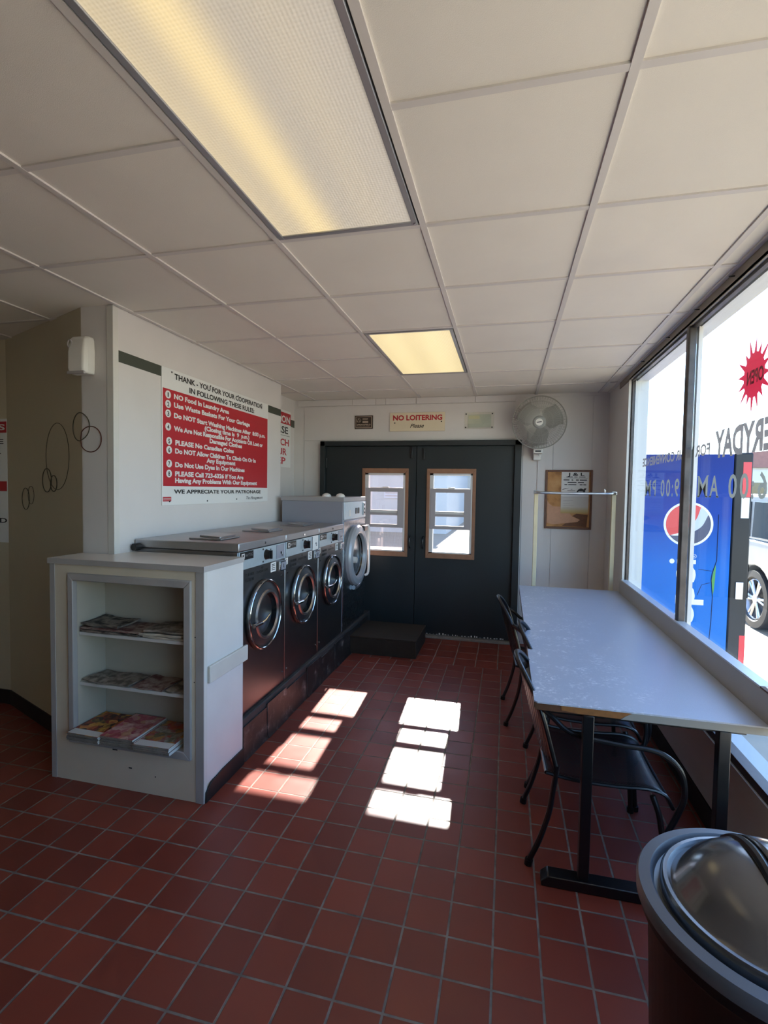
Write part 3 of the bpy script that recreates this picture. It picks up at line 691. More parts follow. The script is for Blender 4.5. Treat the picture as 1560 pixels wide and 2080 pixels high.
for y, z in ((.075, .025), (.51, .022), (.93, .03), (1.30, .035), (.10, .885), (.55, .885), (.95, .885), (1.36, .885)): s.cyl((.004, y, z), (.0065, y, z), .006, 10)
s.build('screw', m_blackmetal, rs, split=True)

ws = thing('watch_step_sign', 'red and white step warning sign in the alcove, mostly hidden by the wall edge', 'sign', (-2.428, 4.62, 1.848))
TW = basis((0, 1, 0), (0, 0, 1), (.0042, -4.62, -1.848))
s = MB(); s.box(0, .004, 0, .739, 0, .632); s.build('board', m_signw, ws, bevel=.001)
s = MB(); s.box(.004, .0043, .002, .737, .480, .606); s.build('red_panel', m_red, ws, smooth=0)
s = MB(); s.text('CAUTION', TW, 4.70, 5.338, 2.345, .075, bold=.03); s.build('white_lettering', m_signw, ws, smooth=0)
s = MB(); s.text('PLEASE', TW, 4.72, 5.288, 2.225, .078, bold=.015); s.box(.0042, .0046, .09, .712, .350, .354); s.build('black_lettering', m_ink, ws, smooth=0)
s = MB()
for t_, b, z in (('WATCH', 5.310, 2.09), ('YOUR', 5.253, 1.985), ('STEP', 5.223, 1.885)): s.text(t_, TW, 4.77 if t_ != 'WATCH' else 4.70, b, z, .074, bold=.025)
s.build('red_lettering', m_red, ws, smooth=0)

TFX = lambda y: basis((1, 0, 0), (0, 0, 1), (0, y, 0))
YS = YW - .0095
nl = thing('no_loitering_sign', 'cream sign with red lettering above the double doors', 'sign', (0, 0, 0))
s = MB(); s.box(-1.279, -.667, YS - .012, YS, 2.262, 2.466); s.build('board', m_cream, nl, bevel=.002)
s = MB(); s.text('NO LOITERING', TFX(YS - .012), -1.243, -.697, 2.383, .055, bold=.035); s.build('red_lettering', m_red, nl, smooth=0)
s = MB(); s.text('Please', TFX(YS - .012), -1.05, -.895, 2.300, .045, bold=.012, shear=.45); s.build('script_lettering', m_ink, nl, smooth=0)
s = MB()
for x, z in ((-1.222, 2.353), (-.705, 2.363)): s.cyl((x, YS - .015, z), (x, YS - .012, z), .007, 12)
s.build('screw', m_blackmetal, nl, split=True)

pq = thing('plaque', 'small dark brown framed plaque left of the cream sign over the doors', 'plaque', (0, 0, 0))
m_plq = pm('plaque_brown', '#35281f', .45); m_plt = pm('plaque_tan', '#b3a394', .5)
s = MB(); s.box(-1.685, -1.475, YS - .010, YS, 2.294, 2.443); s.build('frame', m_plq, pq, bevel=.002)
s = MB(); s.box(-1.675, -1.485, YS - .012, YS - .010, 2.304, 2.433, m_plt); s.box(-1.668, -1.492, YS - .013, YS - .012, 2.311, 2.426, m_plq); s.build('face', m_plq, pq, smooth=0)
s = MB(); TQ = TFX(YS - .0132)
s.text('SPRINGFIELD', TQ, -1.66, -1.50, 2.332, .018, bold=.03)
for b in ((-1.594, -1.53, 2.406, 2.412), (-1.594, -1.535, 2.394, 2.398), (-1.594, -1.528, 2.360, 2.380), (-1.66, -1.60, 2.318, 2.321), (-1.595, -1.51, 2.318, 2.321)): s.box(b[0], b[1], YS - .0138, YS - .0132, b[2], b[3])
for a in (90, 210, 330):
    c = (-1.638 + .013 * math.cos(math.radians(a)), 2.388 + .013 * math.sin(math.radians(a))); s.poly([TQ @ Vector((c[0] + .008 * math.cos(math.radians(a + q)), c[1] + .008 * math.sin(math.radians(a + q)), .0006)) for q in (0, 90, 180, 270)])
s.tube([TQ @ Vector((-1.638 + .024 * math.cos(2 * PI * q / 28), 2.388 + .024 * math.sin(2 * PI * q / 28), .0006)) for q in range(28)], .0015, 4, closed=True)
s.build('lettering', m_plt, pq, smooth=0)

ct = thing('framed_certificate', 'pale green certificate behind clear plastic above the right door', 'certificate', (0, 0, 0))
s = MB(); s.box(-.422, -.178, YS - .004, YS - .002, 2.293, 2.432); s.build('paper', pm('certificate_paper', '#b6bdb4', .5, var=.08, vs=12), ct, smooth=0)
s = MB(); s.box(-.415, -.30, YS - .0045, YS - .004, 2.385, 2.42); s.build('paper_header', pm('certificate_header', '#c5c4a4', .5), ct, smooth=0)
s = MB(); s.box(-.458, -.148, YS - .010, YS - .006, 2.277, 2.455); s.build('cover', m_acrylic, ct, bevel=.002)
s = MB()
for x, z in ((-.442, 2.437), (-.168, 2.437), (-.444, 2.294), (-.168, 2.294)): s.cyl((x, YS - .014, z), (x, YS, z), .007, 12)
s.build('screw', m_blackmetal, ct, split=True)

ls = thing('notice_sign', 'red and white notice sign at the left edge, partly out of view', 'sign', (-3.55, 2.858, 0))
TL = basis((1, 0, 0), (0, 0, 1), (3.55 - 3.55, -.0032, 0))
s = MB(); s.box(-.60, .070, -.003, 0, 1.187, 2.074); s.build('board', m_signw, ls, bevel=.001)
s = MB(); s.box(-.595, .068, -.0034, -.003, 1.975, 2.055); s.box(-.595, .064, -.0034, -.003, 1.557, 1.628); s.build('red_panel', m_red, ls, smooth=0)
s = MB(); s.text('RULES', TL, -.32, .055, 1.995, .042, bold=.02, depth=.0008); s.build('white_lettering', m_signw, ls, smooth=0)
s = MB(); s.text('WASTE', TL, -.35, .04, 1.895, .036, bold=.02); s.text('ONLY', TL, -.25, .02, 1.80, .03, bold=.02); s.text('LOAD', TL, -.2, .062, 1.33, .035, bold=.02); s.build('black_lettering', m_ink, ls, smooth=0)

# air freshener
af = thing('air_freshener', 'white wall air freshener dispenser on the narrow column face', 'dispenser', (-2.372, 2.4255, 2.24))
s = MB(); R = []
for z, w, d in ((0, .062, .07), (.03, .066, .078), (.12, .068, .075), (.19, .064, .062), (.212, .055, .045)): R.append([(-w, 0, z), (w, 0, z), (w, -d * .7, z), (w * .75, -d, z), (-w * .75, -d, z), (-w, -d * .7, z)])
s.ring_loft([[Vector(p) for p in r] for r in R]); s.build('housing', m_white, af, bevel=.008, seg=3)
s = MB(); s.tube([(-.045 + .014 * math.cos(2 * PI * q / 20), -.066, .165 + .022 * math.sin(2 * PI * q / 20)) for q in range(20)], .004, 6, closed=True); s.build('sensor_ring', m_sash, af)
s = MB(); s.box(-.06, .055, -.074, -.06, -.004, .012); s.build('grille', m_sash, af, bevel=.002)

# ------------------------------------------------------------------ notice board with sheets
nb_ = thing('notice_board', 'brown framed cork notice board with torn patches on the far wall right of the doors', 'notice board', (0, 0, 0))
YB = YW - .007
s = MB()
for b in ((.389, .409, 1.24, 1.846), (.824, .845, 1.24, 1.846), (.409, .824, 1.24, 1.262), (.409, .824, 1.826, 1.846)): s.box(b[0], b[1], YB - .022, YB, b[2], b[3])
s.build('frame', pm('board_frame', '#6a4634', .5, var=.15, vs=20), nb_, bevel=.004)
bx('cork', (.405, .828, YB - .012, YB, 1.258, 1.83), m_cork, nb_, smooth=0)
s = MB(); s.prism([(.412, 1.30), (.47, 1.285), (.60, 1.30), (.71, 1.315), (.735, 1.335), (.66, 1.37), (.62, 1.42), (.55, 1.47), (.47, 1.47), (.43, 1.50), (.412, 1.53)], YB - .0135, YB - .012, 'y'); s.build('torn_patch', pm('torn_paper', '#c79b7e', .8, var=.1, vs=18), nb_, smooth=0)
s = MB(); s.prism([(.56, 1.27), (.80, 1.265), (.81, 1.39), (.70, 1.40), (.66, 1.375), (.735, 1.34), (.71, 1.318), (.6, 1.302)], YB - .0128, YB - .012, 'y'); s.build('glue_stain', pm('glue_stain', '#6b4226', .6, var=.3, vs=20), nb_, smooth=0)
fl = thing('flyer', 'white flyer headed J and L with a black car drawing, pinned on the notice board', 'flyer', (0, 0, 0))
s = MB(); s.box(.545, .810, YB - .0165, YB - .0155, 1.575, 1.828); s.build('sheet', m_paper, fl, smooth=0)
TP = TFX(YB - .0165); s = MB()
s.text('J & L', TP, .605, .765, 1.788, .032, bold=.03)
for b in ((.592, .655, 1.772), (.668, .70, 1.772), (.715, .775, 1.772)): s.box(b[0], b[1], YB - .017, YB - .0165, b[2], b[2] + .007)
s.box(.568, .795, YB - .017, YB - .0165, 1.763, 1.765)
for row, ws_ in ((1.74, ((.565, .622), (.685, .713), (.722, .79))), (1.716, ((.605, .69), (.705, .762))), (1.692, ((.575, .603), (.612, .69), (.722, .75), (.757, .785)))):
    for a, b in ws_: s.box(a, b, YB - .017, YB - .0165, row, row + .009)
s.text('5', TP, .642, .658, 1.736, .016, bold=.04); s.box(.605, .68, YB - .017, YB - .0165, 1.632, 1.637); s.box(.637, .653, YB - .017, YB - .0165, 1.647, 1.651)
s.poly([TP @ Vector((x, z, .0006)) for x, z in ((.695, 1.625), (.706, 1.618), (.714, 1.63), (.755, 1.63), (.762, 1.618), (.776, 1.622), (.778, 1.642), (.79, 1.66), (.77, 1.662), (.762, 1.65), (.735, 1.66), (.71, 1.648))])
s.poly([TP @ Vector((x, z, .0006)) for x, z in ((.55, 1.641), (.565, 1.645), (.59, 1.655), (.625, 1.664), (.588, 1.66), (.563, 1.65))])
s.build('lettering', m_ink, fl, smooth=0)
f2 = thing('paper_notice', 'faded typed sheet with a yellowed bottom, below the flyer on the notice board', 'notice', (0, 0, 0))
def mat_fade():
    g = G('faded_paper'); s_ = g.n('SeparateXYZ', {0: g.obj()}); g.set(Base_Color=g.ramp(g.n('MapRange', {'Value': s_.outputs[2], 'From Min': 1.40, 'From Max': 1.60}).outputs[0], [(0, hx('#b99a5c')), (.18, hx('#c0b48c')), (.35, hx('#c9c7c0'))]), Roughness=.75); return g.m
s = MB(); s.box(.545, .812, YB - .0150, YB - .0142, 1.402, 1.60); s.build('sheet', mat_fade(), f2, smooth=0)
s = MB()
for b in ((.567, .635, 1.56), (.567, .66, 1.535), (.567, .63, 1.527), (.567, .635, 1.502), (.567, .672, 1.478), (.567, .635, 1.462), (.567, .72, 1.448)): s.box(b[0], b[1], YB - .0156, YB - .0150, b[2], b[2] + .003)
s.build('lettering', m_sash, f2, smooth=0)

# ------------------------------------------------------------------ wall fan
fan = thing('wall_fan', 'dusty grey wall fan with round wire cage near the ceiling, right of the doors', 'fan', (.296, 5.20, 2.303))
m_dust = pm('dusty_wire', '#a5a39c', .6); m_blade = pm('fan_blade', '#8b8984', .45)
head = Matrix.Rotation(math.radians(-4), 4, 'Z') @ Matrix.Rotation(math.radians(5), 4, 'X') @ Matrix(((1, 0, 0, 0), (0, 0, -1, 0), (0, 1, 0, 0), (0, 0, 0, 1)))  # local z -> -y (toward the room)
RF = .258
def cage(front):
    s = MB(); sg = 1 if front else -1; n = 120 if front else 60
    prof = [(.062, .075), (.12, .072), (.18, .06), (.23, .035), (RF, .0)] if front else [(.05, .09), (.14, .085), (.22, .05), (RF, .0)]
    P = bez([(r, 0, z) for r, z in prof], 16)
    for k in range(n):
        a = 2 * PI * k / n; sw = .25 if front else 0
        s.tube([head @ Vector((p.x * math.cos(a + sw * (1 - p.x / RF)), p.x * math.sin(a + sw * (1 - p.x / RF)), sg * p.z)) for p in P], .0017 if front else .0012, 3)
    for r, z in ((RF, 0), (.20, .052), (.13, .07)) if front else ((RF - .004, -.012), (.215, .05), (.12, .085)):
        zz_ = sg * z if z >= 0 else z
        s.tube([head @ Vector((r * math.cos(2 * PI * q / 56), r * math.sin(2 * PI * q / 56), zz_)) for q in range(56)], .0042 if r > .25 else .0016, 6, closed=True)
    return s
cage(True).build('front_grille', m_dust, fan); cage(False).build('rear_grille', m_dust, fan)
s = MB()
for b in range(3):
    a0 = b * 2 * PI / 3 + .4; R = []
    for i in range(9):
        r = .04 + (.225 - .04) * i / 8; ww = .5 + .42 * math.sin(PI * min(1, i / 6.5) ** .8); row = []
        for j in range(7):
            a = a0 + ww * (j / 6 - .5) * 2; row.append(s.bm.verts.new(head @ Vector((r * math.cos(a), r * math.sin(a), .012 * (j - 3) / 3 + .005))))
        R.append(row)
    for i in range(8):
        for j in range(6): s.face([R[i][j], R[i + 1][j], R[i + 1][j + 1], R[i][j + 1]])
bl_ = s.build('blades', m_blade, fan); so = bl_.modifiers.new('thick', 'SOLIDIFY'); so.thickness = .003
s = MB(); s.lathe([(.0, .088), (.05, .086), (.063, .076), (.064, .066)], head, 36); s.build('hub_cap', pm('hub_grey', '#8f908c', .5), fan)
s = MB(); s.lathe([(.0, .0905), (.034, .090), (.035, .086)], head, 28, m_white); s.box(-.023, .023, -.004, .004, .0905, .0912, m_ink, head @ Matrix.Rotation(.1, 4, 'Z')); s.build('badge', m_white, fan, smooth=0)
s = MB(); s.lathe([(.05, -.05), (.065, -.06), (.065, -.15), (.04, -.17), (.0, -.172)], head, 28); s.build('motor', m_dust, fan)
s = MB(); s.tube(bez([(0, .12, -.02), (0, .12, -.12), (.0, .12, -.225)], 10), .017, 12); s.box(-.045, .045, .06, .19, -.30, -.225); s.box(-.04, .04, .19, .255, -.36, -.20); s.build('bracket', m_white, fan, bevel=.008)
s = MB(); s.box(-.028, .028, .052, .06, -.285, -.272); s.build('switch', m_ink, fan, bevel=.002)
s = MB(); s.tube(bez([(.01, .16, -.30), (.03, .21, -.33), (.012, .245, -.37), (.015, .25, -.42), (.012, .252, -.66), (.018, .252, -1.0), (.02, .252, -1.60)], 36), .0035, 6); s.build('cord', m_vinyl, fan)

# ------------------------------------------------------------------ clothes rail behind the table
cr = thing('clothes_rail', 'metal hanging rod on two pale wooden posts behind the far end of the table', 'clothes rail', (0, 0, 0))
m_post = pm('pale_post', '#cfc3a0', .55, var=.06, vs=12)
for x in (.262, .915): bx('post', (x - .017, x + .017, 4.735, 4.775, .001, 1.60), m_post, cr, bevel=.003)
s = MB(); s.tube(bez([(.262, 4.735, 1.612), (.262, 4.70, 1.612), (.285, 4.67, 1.612), (.33, 4.665, 1.610), (.60, 4.665, 1.608), (.85, 4.665, 1.610), (.892, 4.67, 1.612), (.915, 4.70, 1.612), (.915, 4.735, 1.612)], 40), .0115, 12); s.build('rod', m_alu, cr)
for x in (.262, .915): bx('bracket', (x - .022, x + .022, 4.722, 4.775, 1.60, 1.63), m_alu, cr, bevel=.003)
s = MB(); s.tube(bez([(.825, 4.665, 1.620), (.825, 4.66, 1.637), (.818, 4.66, 1.645)], 8), .006, 8); s.build('hook', m_white, cr)

# ------------------------------------------------------------------ table
tb = thing('folding_table', 'long white laminate folding table under the storefront window', 'table', (0, 0, 0))
TX0, TX1, TY0, TY1, TZ = .132, .964, 2.095, 4.72, .76
s = MB(); s.prism([(TX0 + .012, TY0), (TX1, TY0), (TX1, TY1), (TX0, TY1), (TX0, TY0 + .012)], TZ - .006, TZ, 'z'); top = s.build('tabletop', m_table, tb, smooth=0)
s = MB(); s.box(TX0 + .003, TX1 - .002, TY0 + .003, TY1 - .002, TZ - .034, TZ - .006); s.build('core_board', pm('particle_board', '#5b3a22', .8, var=.25, vs=40), tb, smooth=0)
s = MB(); s.prism([(.50, TZ - .006), (TX1, TZ - .006), (TX1, TZ - .034), (.458, TZ - .034), (.475, TZ - .02)], TY0 - .0005, TY0 + .004, 'y'); s.box(TX0 - .0005, TX0 + .004, TY0 + .02, TY1, TZ - .034, TZ - .006); s.build('edge_band', pm('edge_laminate', '#8c8c88', .4), tb, smooth=0)
s = MB(); s.prism([(.235, TZ - .007), (.50, TZ - .007), (.475, TZ - .02), (.458, TZ - .033), (.30, TZ - .031), (.238, TZ - .025)], TY0 + .001, TY0 + .0035, 'y'); s.build('bare_patch', pm('bare_chipboard', '#8a5a2c', .75, var=.2, vs=40), tb, smooth=0)
for n_, yl in (('near', 2.118), ('far', 4.42)):
    s = MB(); s.prism([(.178, .001), (.93, .001), (.93, .022), (.90, .045), (.205, .045), (.178, .022)], yl - .032, yl + .032, 'y'); s.build('foot', m_blackmetal, tb, bevel=.004)
    for x in (.342, .822): bx('leg', (x - .0205, x + .0205, yl - .0205, yl + .0205, .045, TZ - .036), m_blackmetal, tb, bevel=.003)
    bx('bearer', (.20, .90, yl + .0, yl + .03, TZ - .05, TZ - .034), m_blackmetal, tb, bevel=.002)

# ------------------------------------------------------------------ chairs (local: faces +x, origin on the floor under the seat centre)
def make_chair(label):
    t = thing('metal_armchair', label, 'chair', group='black mesh armchairs at the folding table')
    r = .0115
    s = MB(); NU, NV = 14, 10; V = []
    prof = bez([(-.215, 0, .425), (-.10, 0, .408), (.06, 0, .405), (.18, 0, .412), (.245, 0, .395), (.275, 0, .345)], 18)
    for p in prof:
        row = []
        for j in range(NV + 1):
            v = j / NV * 2 - 1; row.append(s.bm.verts.new((p.x, v * .232, p.z - .014 * (1 - v * v))))
        V.append(row)
    for i in range(len(V) - 1):
        for j in range(NV): s.face([V[i][j], V[i + 1][j], V[i + 1][j + 1], V[i][j + 1]])
    o = s.build('seat', m_mesh, t, smooth=60); so = o.modifiers.new('thick', 'SOLIDIFY'); so.thickness = .002
    s = MB()
    edge = [(p.x, -.236, p.z) for p in prof] + [(prof[-1].x, y, prof[-1].z) for y in (-.12, 0, .12)] + [(p.x, .236, p.z) for p in reversed(prof)]
    s.tube(edge, .008, 8); s.tube([(-.215, -.236, .425), (-.215, 0, .415), (-.215, .236, .425)], .008, 8); s.build('seat_frame', m_blackmetal, t)
    # back panel inside the arched back tube
    def bp(u, z):                      # u in -1..1, lean back and wrap slightly forward at the sides
        return Vector((-.225 - (z - .42) * .27 + .055 * u * u, u * .235, z))
    s = MB(); V = []
    for i in range(15):
        f = i / 14; z = .455 + (.845 - .455) * f; hw = 1.0 if f < .45 else math.sqrt(max(0, 1 - ((f - .45) / .55) ** 2.3)) ; row = []
        for j in range(11): row.append(s.bm.verts.new(bp((j / 5 - 1) * max(hw, .02), z)))
        V.append(row)
    for i in range(14):
        for j in range(10): s.face([V[i][j], V[i + 1][j], V[i + 1][j + 1], V[i][j + 1]])
    o = s.build('backrest', m_mesh, t, smooth=60); so = o.modifiers.new('thick', 'SOLIDIFY'); so.thickness = .002
    arch = [bp(-1, .43), bp(-1, .55), bp(-1, .63)] + [bp(-math.sqrt(max(0, 1 - q ** 2.3)), .63 + .218 * q) for q in (.3, .55, .75, .88, .96, .99)] + [bp(0, .848)] + [bp(math.sqrt(max(0, 1 - q ** 2.3)), .63 + .218 * q) for q in (.99, .96, .88, .75, .55, .3)] + [bp(1, .63), bp(1, .55), bp(1, .43)]
    s = MB(); s.tube(bez([(p.x, p.y, p.z) for p in arch], 80), r, 10); s.build('back_frame', m_blackmetal, t)
    for sy in (-1, 1):
        s = MB(); s.tube(bez([(-.172, sy * .235, .46), (-.185, sy * .238, .36), (-.20, sy * .237, .25), (-.235, sy * .228, .12), (-.275, sy * .222, .018)], 20), r, 10); l = s.build('leg', m_blackmetal, t)
        s = MB(); s.cyl((-.277, sy * .222, .001), (-.273, sy * .222, .026), .017, 12); s.build('foot_cap', m_dark, l)
        s = MB(); s.tube(bez([(.20, sy * .232, .385), (.225, sy * .25, .3), (.24, sy * .268, .15), (.25, sy * .275, .018)], 18), r, 10); l = s.build('leg', m_blackmetal, t)
        s = MB(); s.cyl((.25, sy * .275, .001), (.25, sy * .275, .026), .017, 12); s.build('foot_cap', m_dark, l)
        s = MB(); s.tube(bez([tuple(bp(sy, .71)), (-.20, sy * .255, .675), (-.12, sy * .264, .618), (.05, sy * .268, .597), (.20, sy * .268, .585), (.285, sy * .266, .52), (.305, sy * .266, .42), (.285, sy * .255, .33), (.235, sy * .258, .22)], 44), r, 10); s.build('armrest', m_blackmetal, t)
    return t
c0 = make_chair('black mesh armchair nearest the trash can, tucked under the table'); c0.location = (.405, 2.422, 0); c0.rotation_euler.z = math.radians(1)
c1 = dup(c0); c1['label'] = 'middle black mesh armchair, tucked under the table between the other two'; c1.location = (.43, 3.0, 0); c1.rotation_euler.z = math.radians(-1)
c2 = dup(c0); c2['label'] = 'black mesh armchair at the far end of the table, closest to the doors'; c2.location = (.30, 3.735, 0); c2.rotation_euler.z = math.radians(3)

# ------------------------------------------------------------------ trash can
tc = thing('trash_can', 'round black trash can with a domed lid, at the near end of the table', 'trash can', (.597, 1.24, 0))
m_rim = pm('rim_window_sheen', '#4a525c', .42, spec=1.0)  # black plastic; blue sheen of the window is put into the base colour
m_bin = pm('bin_plastic', '#0c0c0d', .38, bump=.1, bs=120); m_lid = pm('lid_plastic', '#2a3037', .2, coat=.25, spec=1.0, bump=.02, bs=25)
m_lid.node_tree.nodes['Principled BSDF'].inputs['IOR'].default_value = 1.6
s = MB(); s.lathe([(.0, .012), (.205, .012), (.212, .001), (.22, .012), (.245, .62), (.262, .64), (.262, .672), (.245, .672)], None, 72); s.build('body', m_bin, tc, smooth=40)
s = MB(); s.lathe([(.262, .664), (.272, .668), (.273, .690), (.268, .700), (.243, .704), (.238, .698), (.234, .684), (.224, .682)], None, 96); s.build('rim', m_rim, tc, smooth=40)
s = MB(); s.lathe([(.224, .680), (.222, .706), (.216, .713), (.208, .713), (.200, .705), (.190, .712), (.165, .748), (.13, .776), (.085, .795), (.04, .804), (.001, .806)], None, 96); s.build('dome', m_lid, tc, smooth=40)
s = MB(); pts = []
def domez(r): return .815 - (r / .205) ** 2 * .105
nn = 14; V = []
for i in range(nn + 1):
    x = -.022 + (.175 + .022) * i / nn; row = []
    ym = math.sqrt(max(0, .188 ** 2 - x * x))
    for j in range(nn + 1):
        y = (j / nn * 2 - 1) * ym; row.append(s.bm.verts.new((x, y, domez(math.hypot(x, y)) + .008)))
    V.append(row)
for i in range(nn):
    for j in range(nn): s.face([V[i][j], V[i + 1][j], V[i + 1][j + 1], V[i][j + 1]])
o = s.build('swing_flap', m_lid, tc, smooth=40); so = o.modifiers.new('thick', 'SOLIDIFY'); so.thickness = .014
s = MB(); s.tube([(-.034, (k / 20 * 2 - 1) * .176, domez(math.hypot(.034, (k / 20 * 2 - 1) * .176)) - .003) for k in range(21)], .011, 8); s.build('flap_gap_shadow', m_dark, tc)  # black tube stands in for the shadow under the flap edge

# ------------------------------------------------------------------ ceiling lights
def fixture(label, i, j0, j1, lens, tl):
    x0, x1 = GX + T2 * i + .012, GX + T2 * (i + 1) - .012; y0, y1 = GY + T2 * j0 + .012, GY + T2 * j1 - .012
    cx, cy = (x0 + x1) / 2, (y0 + y1) / 2; w, d = (x1 - x0) / 2, (y1 - y0) / 2
    t = thing('ceiling_light', label, 'ceiling light', (cx, cy, ZC), 'fluorescent panels in the ceiling')
    s = MB(); s.box(-w - .008, w + .008, -d - .008, d + .008, .10, .12); s.box(-w - .008, -w - .002, -d, d, .012, .10); s.box(w + .002, w + .008, -d, d, .012, .10); s.box(-w, w, -d - .008, -d - .002, .012, .10); s.box(-w, w, d + .002, d + .008, .012, .10); s.build('housing', m_dark, t, smooth=0)
    s = MB()
    for b in ((-w + .006, -w + .028, -d + .006, d - .006), (w - .028, w - .006, -d + .006, d - .006), (-w + .028, w - .028, -d + .006, -d + .028), (-w + .028, w - .028, d - .028, d - .006)): s.box(b[0], b[1], b[2], b[3], -.004, .014)
    s.build('frame', pm('lens_frame', '#9fa0a4', .4, metal=.5), t, bevel=.002)
    s = MB(); s.box(-w + .026, w - .026, -d + .026, d - .026, .002, .006); s.build('lens', lens, t, smooth=0)
    s = MB(); s.box(w - .020, w - .012, d - .026, d - .012, -.008, -.004); s.build('latch', m_alu, t, bevel=.001)
    return t
fixture('large near ceiling light with a glowing prismatic lens, directly overhead', -2, -2, 0, m_lens_near, 0)
fixture('far yellow lit ceiling light nearer the double doors', -2, 2, 4, m_lens_far, 0)

# ------------------------------------------------------------------ lettering stuck on the storefront glass (read from outside)
XG = 1.029
TG = basis((0, 1, 0), (0, 0, 1), (XG, 0, 0))
def both(mb, *a, **k): mb.text(*a, **k)
def mat_decal(name, c, t):
    g = G(name); g.set(Base_Color=hx(c), Roughness=.5)
    mx = g.n('MixShader', {0: t, 1: g.b.outputs[0], 2: g.n('BsdfTranslucent', {0: hx(c)}).outputs[0]}); g.nt.links.new(mx.outputs[0], g.out.inputs[0]); return g.m
m_decal = mat_decal('decal_grey', '#a3a59c', .35); m_decaln = mat_decal('decal_dark', '#948c88', .4); m_decr = mat_decal('decal_red', '#d0203f', .5); m_decrd = mat_decal('decal_maroon', '#7c2038', .3)
bt = thing('open_decal', 'red starburst sticker on the window glass, its lettering seen from behind', 'window sticker', (0, 0, 0))
cy_, cz_ = 2.515, 2.135
P = []; ri = .098; n = 16
for k in range(n):
    a = 2 * PI * (k + .2) / n; ro = .165 + .022 * math.sin(k * 2.3)
    for r_, da in ((ri, -.13), (ro, 0), (ri, .13)): P.append((cy_ + r_ * (1.0 if r_ == ri else .95) * math.cos(a + da), cz_ + r_ * math.sin(a + da)))
s = MB(); cv = s.bm.verts.new((XG, cy_, cz_)); vs = [s.bm.verts.new((XG, y, z)) for y, z in P]
for k in range(len(vs)): s.face([cv, vs[k], vs[(k + 1) % len(vs)]])
s.build('burst', m_decr, bt, smooth=0)
s = MB(); s.text('OPEN', TG, cy_ - .088, cy_ + .062, cz_ - .035, .06, bold=.03, depth=-.0008); s.build('lettering', m_decrd, bt, smooth=0)
ev = thing('everyday_lettering', 'reversed grey window lettering line just below the red starburst', 'window lettering', (0, 0, 0))
s = MB(); s.text('EVERYDAY', TG, 2.16, 2.905, 1.805, .132, bold=.04, depth=0); s.text('FOR YOUR CONVENIENCE', TG, 2.965, 4.30, 1.826, .062, bold=.035, depth=0); s.build('lettering', m_decaln, ev, smooth=0)
hr = thing('hours_lettering', 'reversed grey opening hours lettering across the window, lower than the everyday line', 'window lettering', (0, 0, 0))
def serif(mb, ch, y0, y1, z, h):
    mb.text(ch, TG, y0, y1, z, h, bold=.014, depth=0)
    w = y1 - y0; e = .012
    if ch in 'AMP':
        feet = {'A': (.08, .92), 'M': (.06, .94), 'P': (.10,)}[ch]
        for f in feet: mb.poly([(XG, y0 + f * w - .016, z), (XG, y0 + f * w + .016, z), (XG, y0 + f * w + .016, z + .006), (XG, y0 + f * w - .016, z + .006)])
        for f in {'A': (), 'M': (.04, .96), 'P': (.06,)}[ch]: mb.poly([(XG, y0 + f * w - .014, z + h - .006), (XG, y0 + f * w + .014, z + h - .006), (XG, y0 + f * w + .014, z + h), (XG, y0 + f * w - .014, z + h)])
s = MB()
for ch, a, b in (('6', 2.352, 2.432), (':', 2.465, 2.485), ('0', 2.515, 2.60), ('0', 2.630, 2.72), ('A', 2.835, 2.95), ('M', 2.975, 3.115), ('9', 3.425, 3.51), (':', 3.545, 3.565), ('0', 3.60, 3.685), ('0', 3.72, 3.805), ('P', 3.925, 4.01), ('M', 4.05, 4.20)):
    serif(s, ch, a, b, 1.600, .115)
s.poly([(XG, 3.215, 1.648), (XG, 3.285, 1.648), (XG, 3.285, 1.664), (XG, 3.215, 1.664)])
s.build('lettering', m_decal, hr, smooth=0)

# ------------------------------------------------------------------ outside
gd = struct(bx('ground', (-60, 90, -40, 120, -.20, -.062), m_ground, smooth=0))
struct(bx('sidewalk_bounce', (1.121, 2.35, -8, 9, -.0615, -.058), pm('bounce_concrete', '#bdb3a2', .85, var=.08, vs=5, bump=.2, bs=50), smooth=0))  # pale strip added to keep sunlight bouncing up to the ceiling
struct(bx('exterior_wall', (-6, 1.2, 5.66, 5.70, -.06, .0), m_wall, smooth=0))
vm = thing('vending_machine', 'blue drink vending machine with a red, white and navy round emblem, just outside the window', 'vending machine', (0, 0, 0))
VX0, VX1, VX2, VY, VZ = 1.225, 1.832, 1.972, 4.75, 1.955
VX0 = 1.125
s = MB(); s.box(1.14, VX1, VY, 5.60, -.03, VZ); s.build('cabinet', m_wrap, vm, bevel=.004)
s = MB(); s.box(VX1 + .003, VX2, VY - .003, 5.60, -.02, VZ + .012); s.build('front_door', pm('machine_black', '#131418', .5, var=.1), vm, bevel=.012)
s = MB()
for x in (1.19, 1.92): s.cyl((x, 4.85, -.06), (x, 4.85, -.02), .03, 12); s.cyl((x, 5.5, -.06), (x, 5.5, -.02), .03, 12)
s.build('foot', m_blackmetal, vm)
TV = basis((1, 0, 0), (0, 0, 1), (0, VY - .0008, 0))
m_gw = pm('emblem_white', '#e6ebf2', .3); m_gr = pm('emblem_red', '#d8323f', .3); m_gb = pm('emblem_navy', '#22335e', .3); m_gg = pm('emblem_pale', '#bcc7d6', .3)
ec, er = (1.508, 1.362), .172
def inC(pts): return [TV @ Vector((x, z, .0006)) for x, z in pts]
s = MB(); s.poly([TV @ Vector((x, z, 0)) for x, z in circ(ec[0], ec[1], .190, 64)]); s.build('emblem_ring', m_gw, vm, smooth=0)
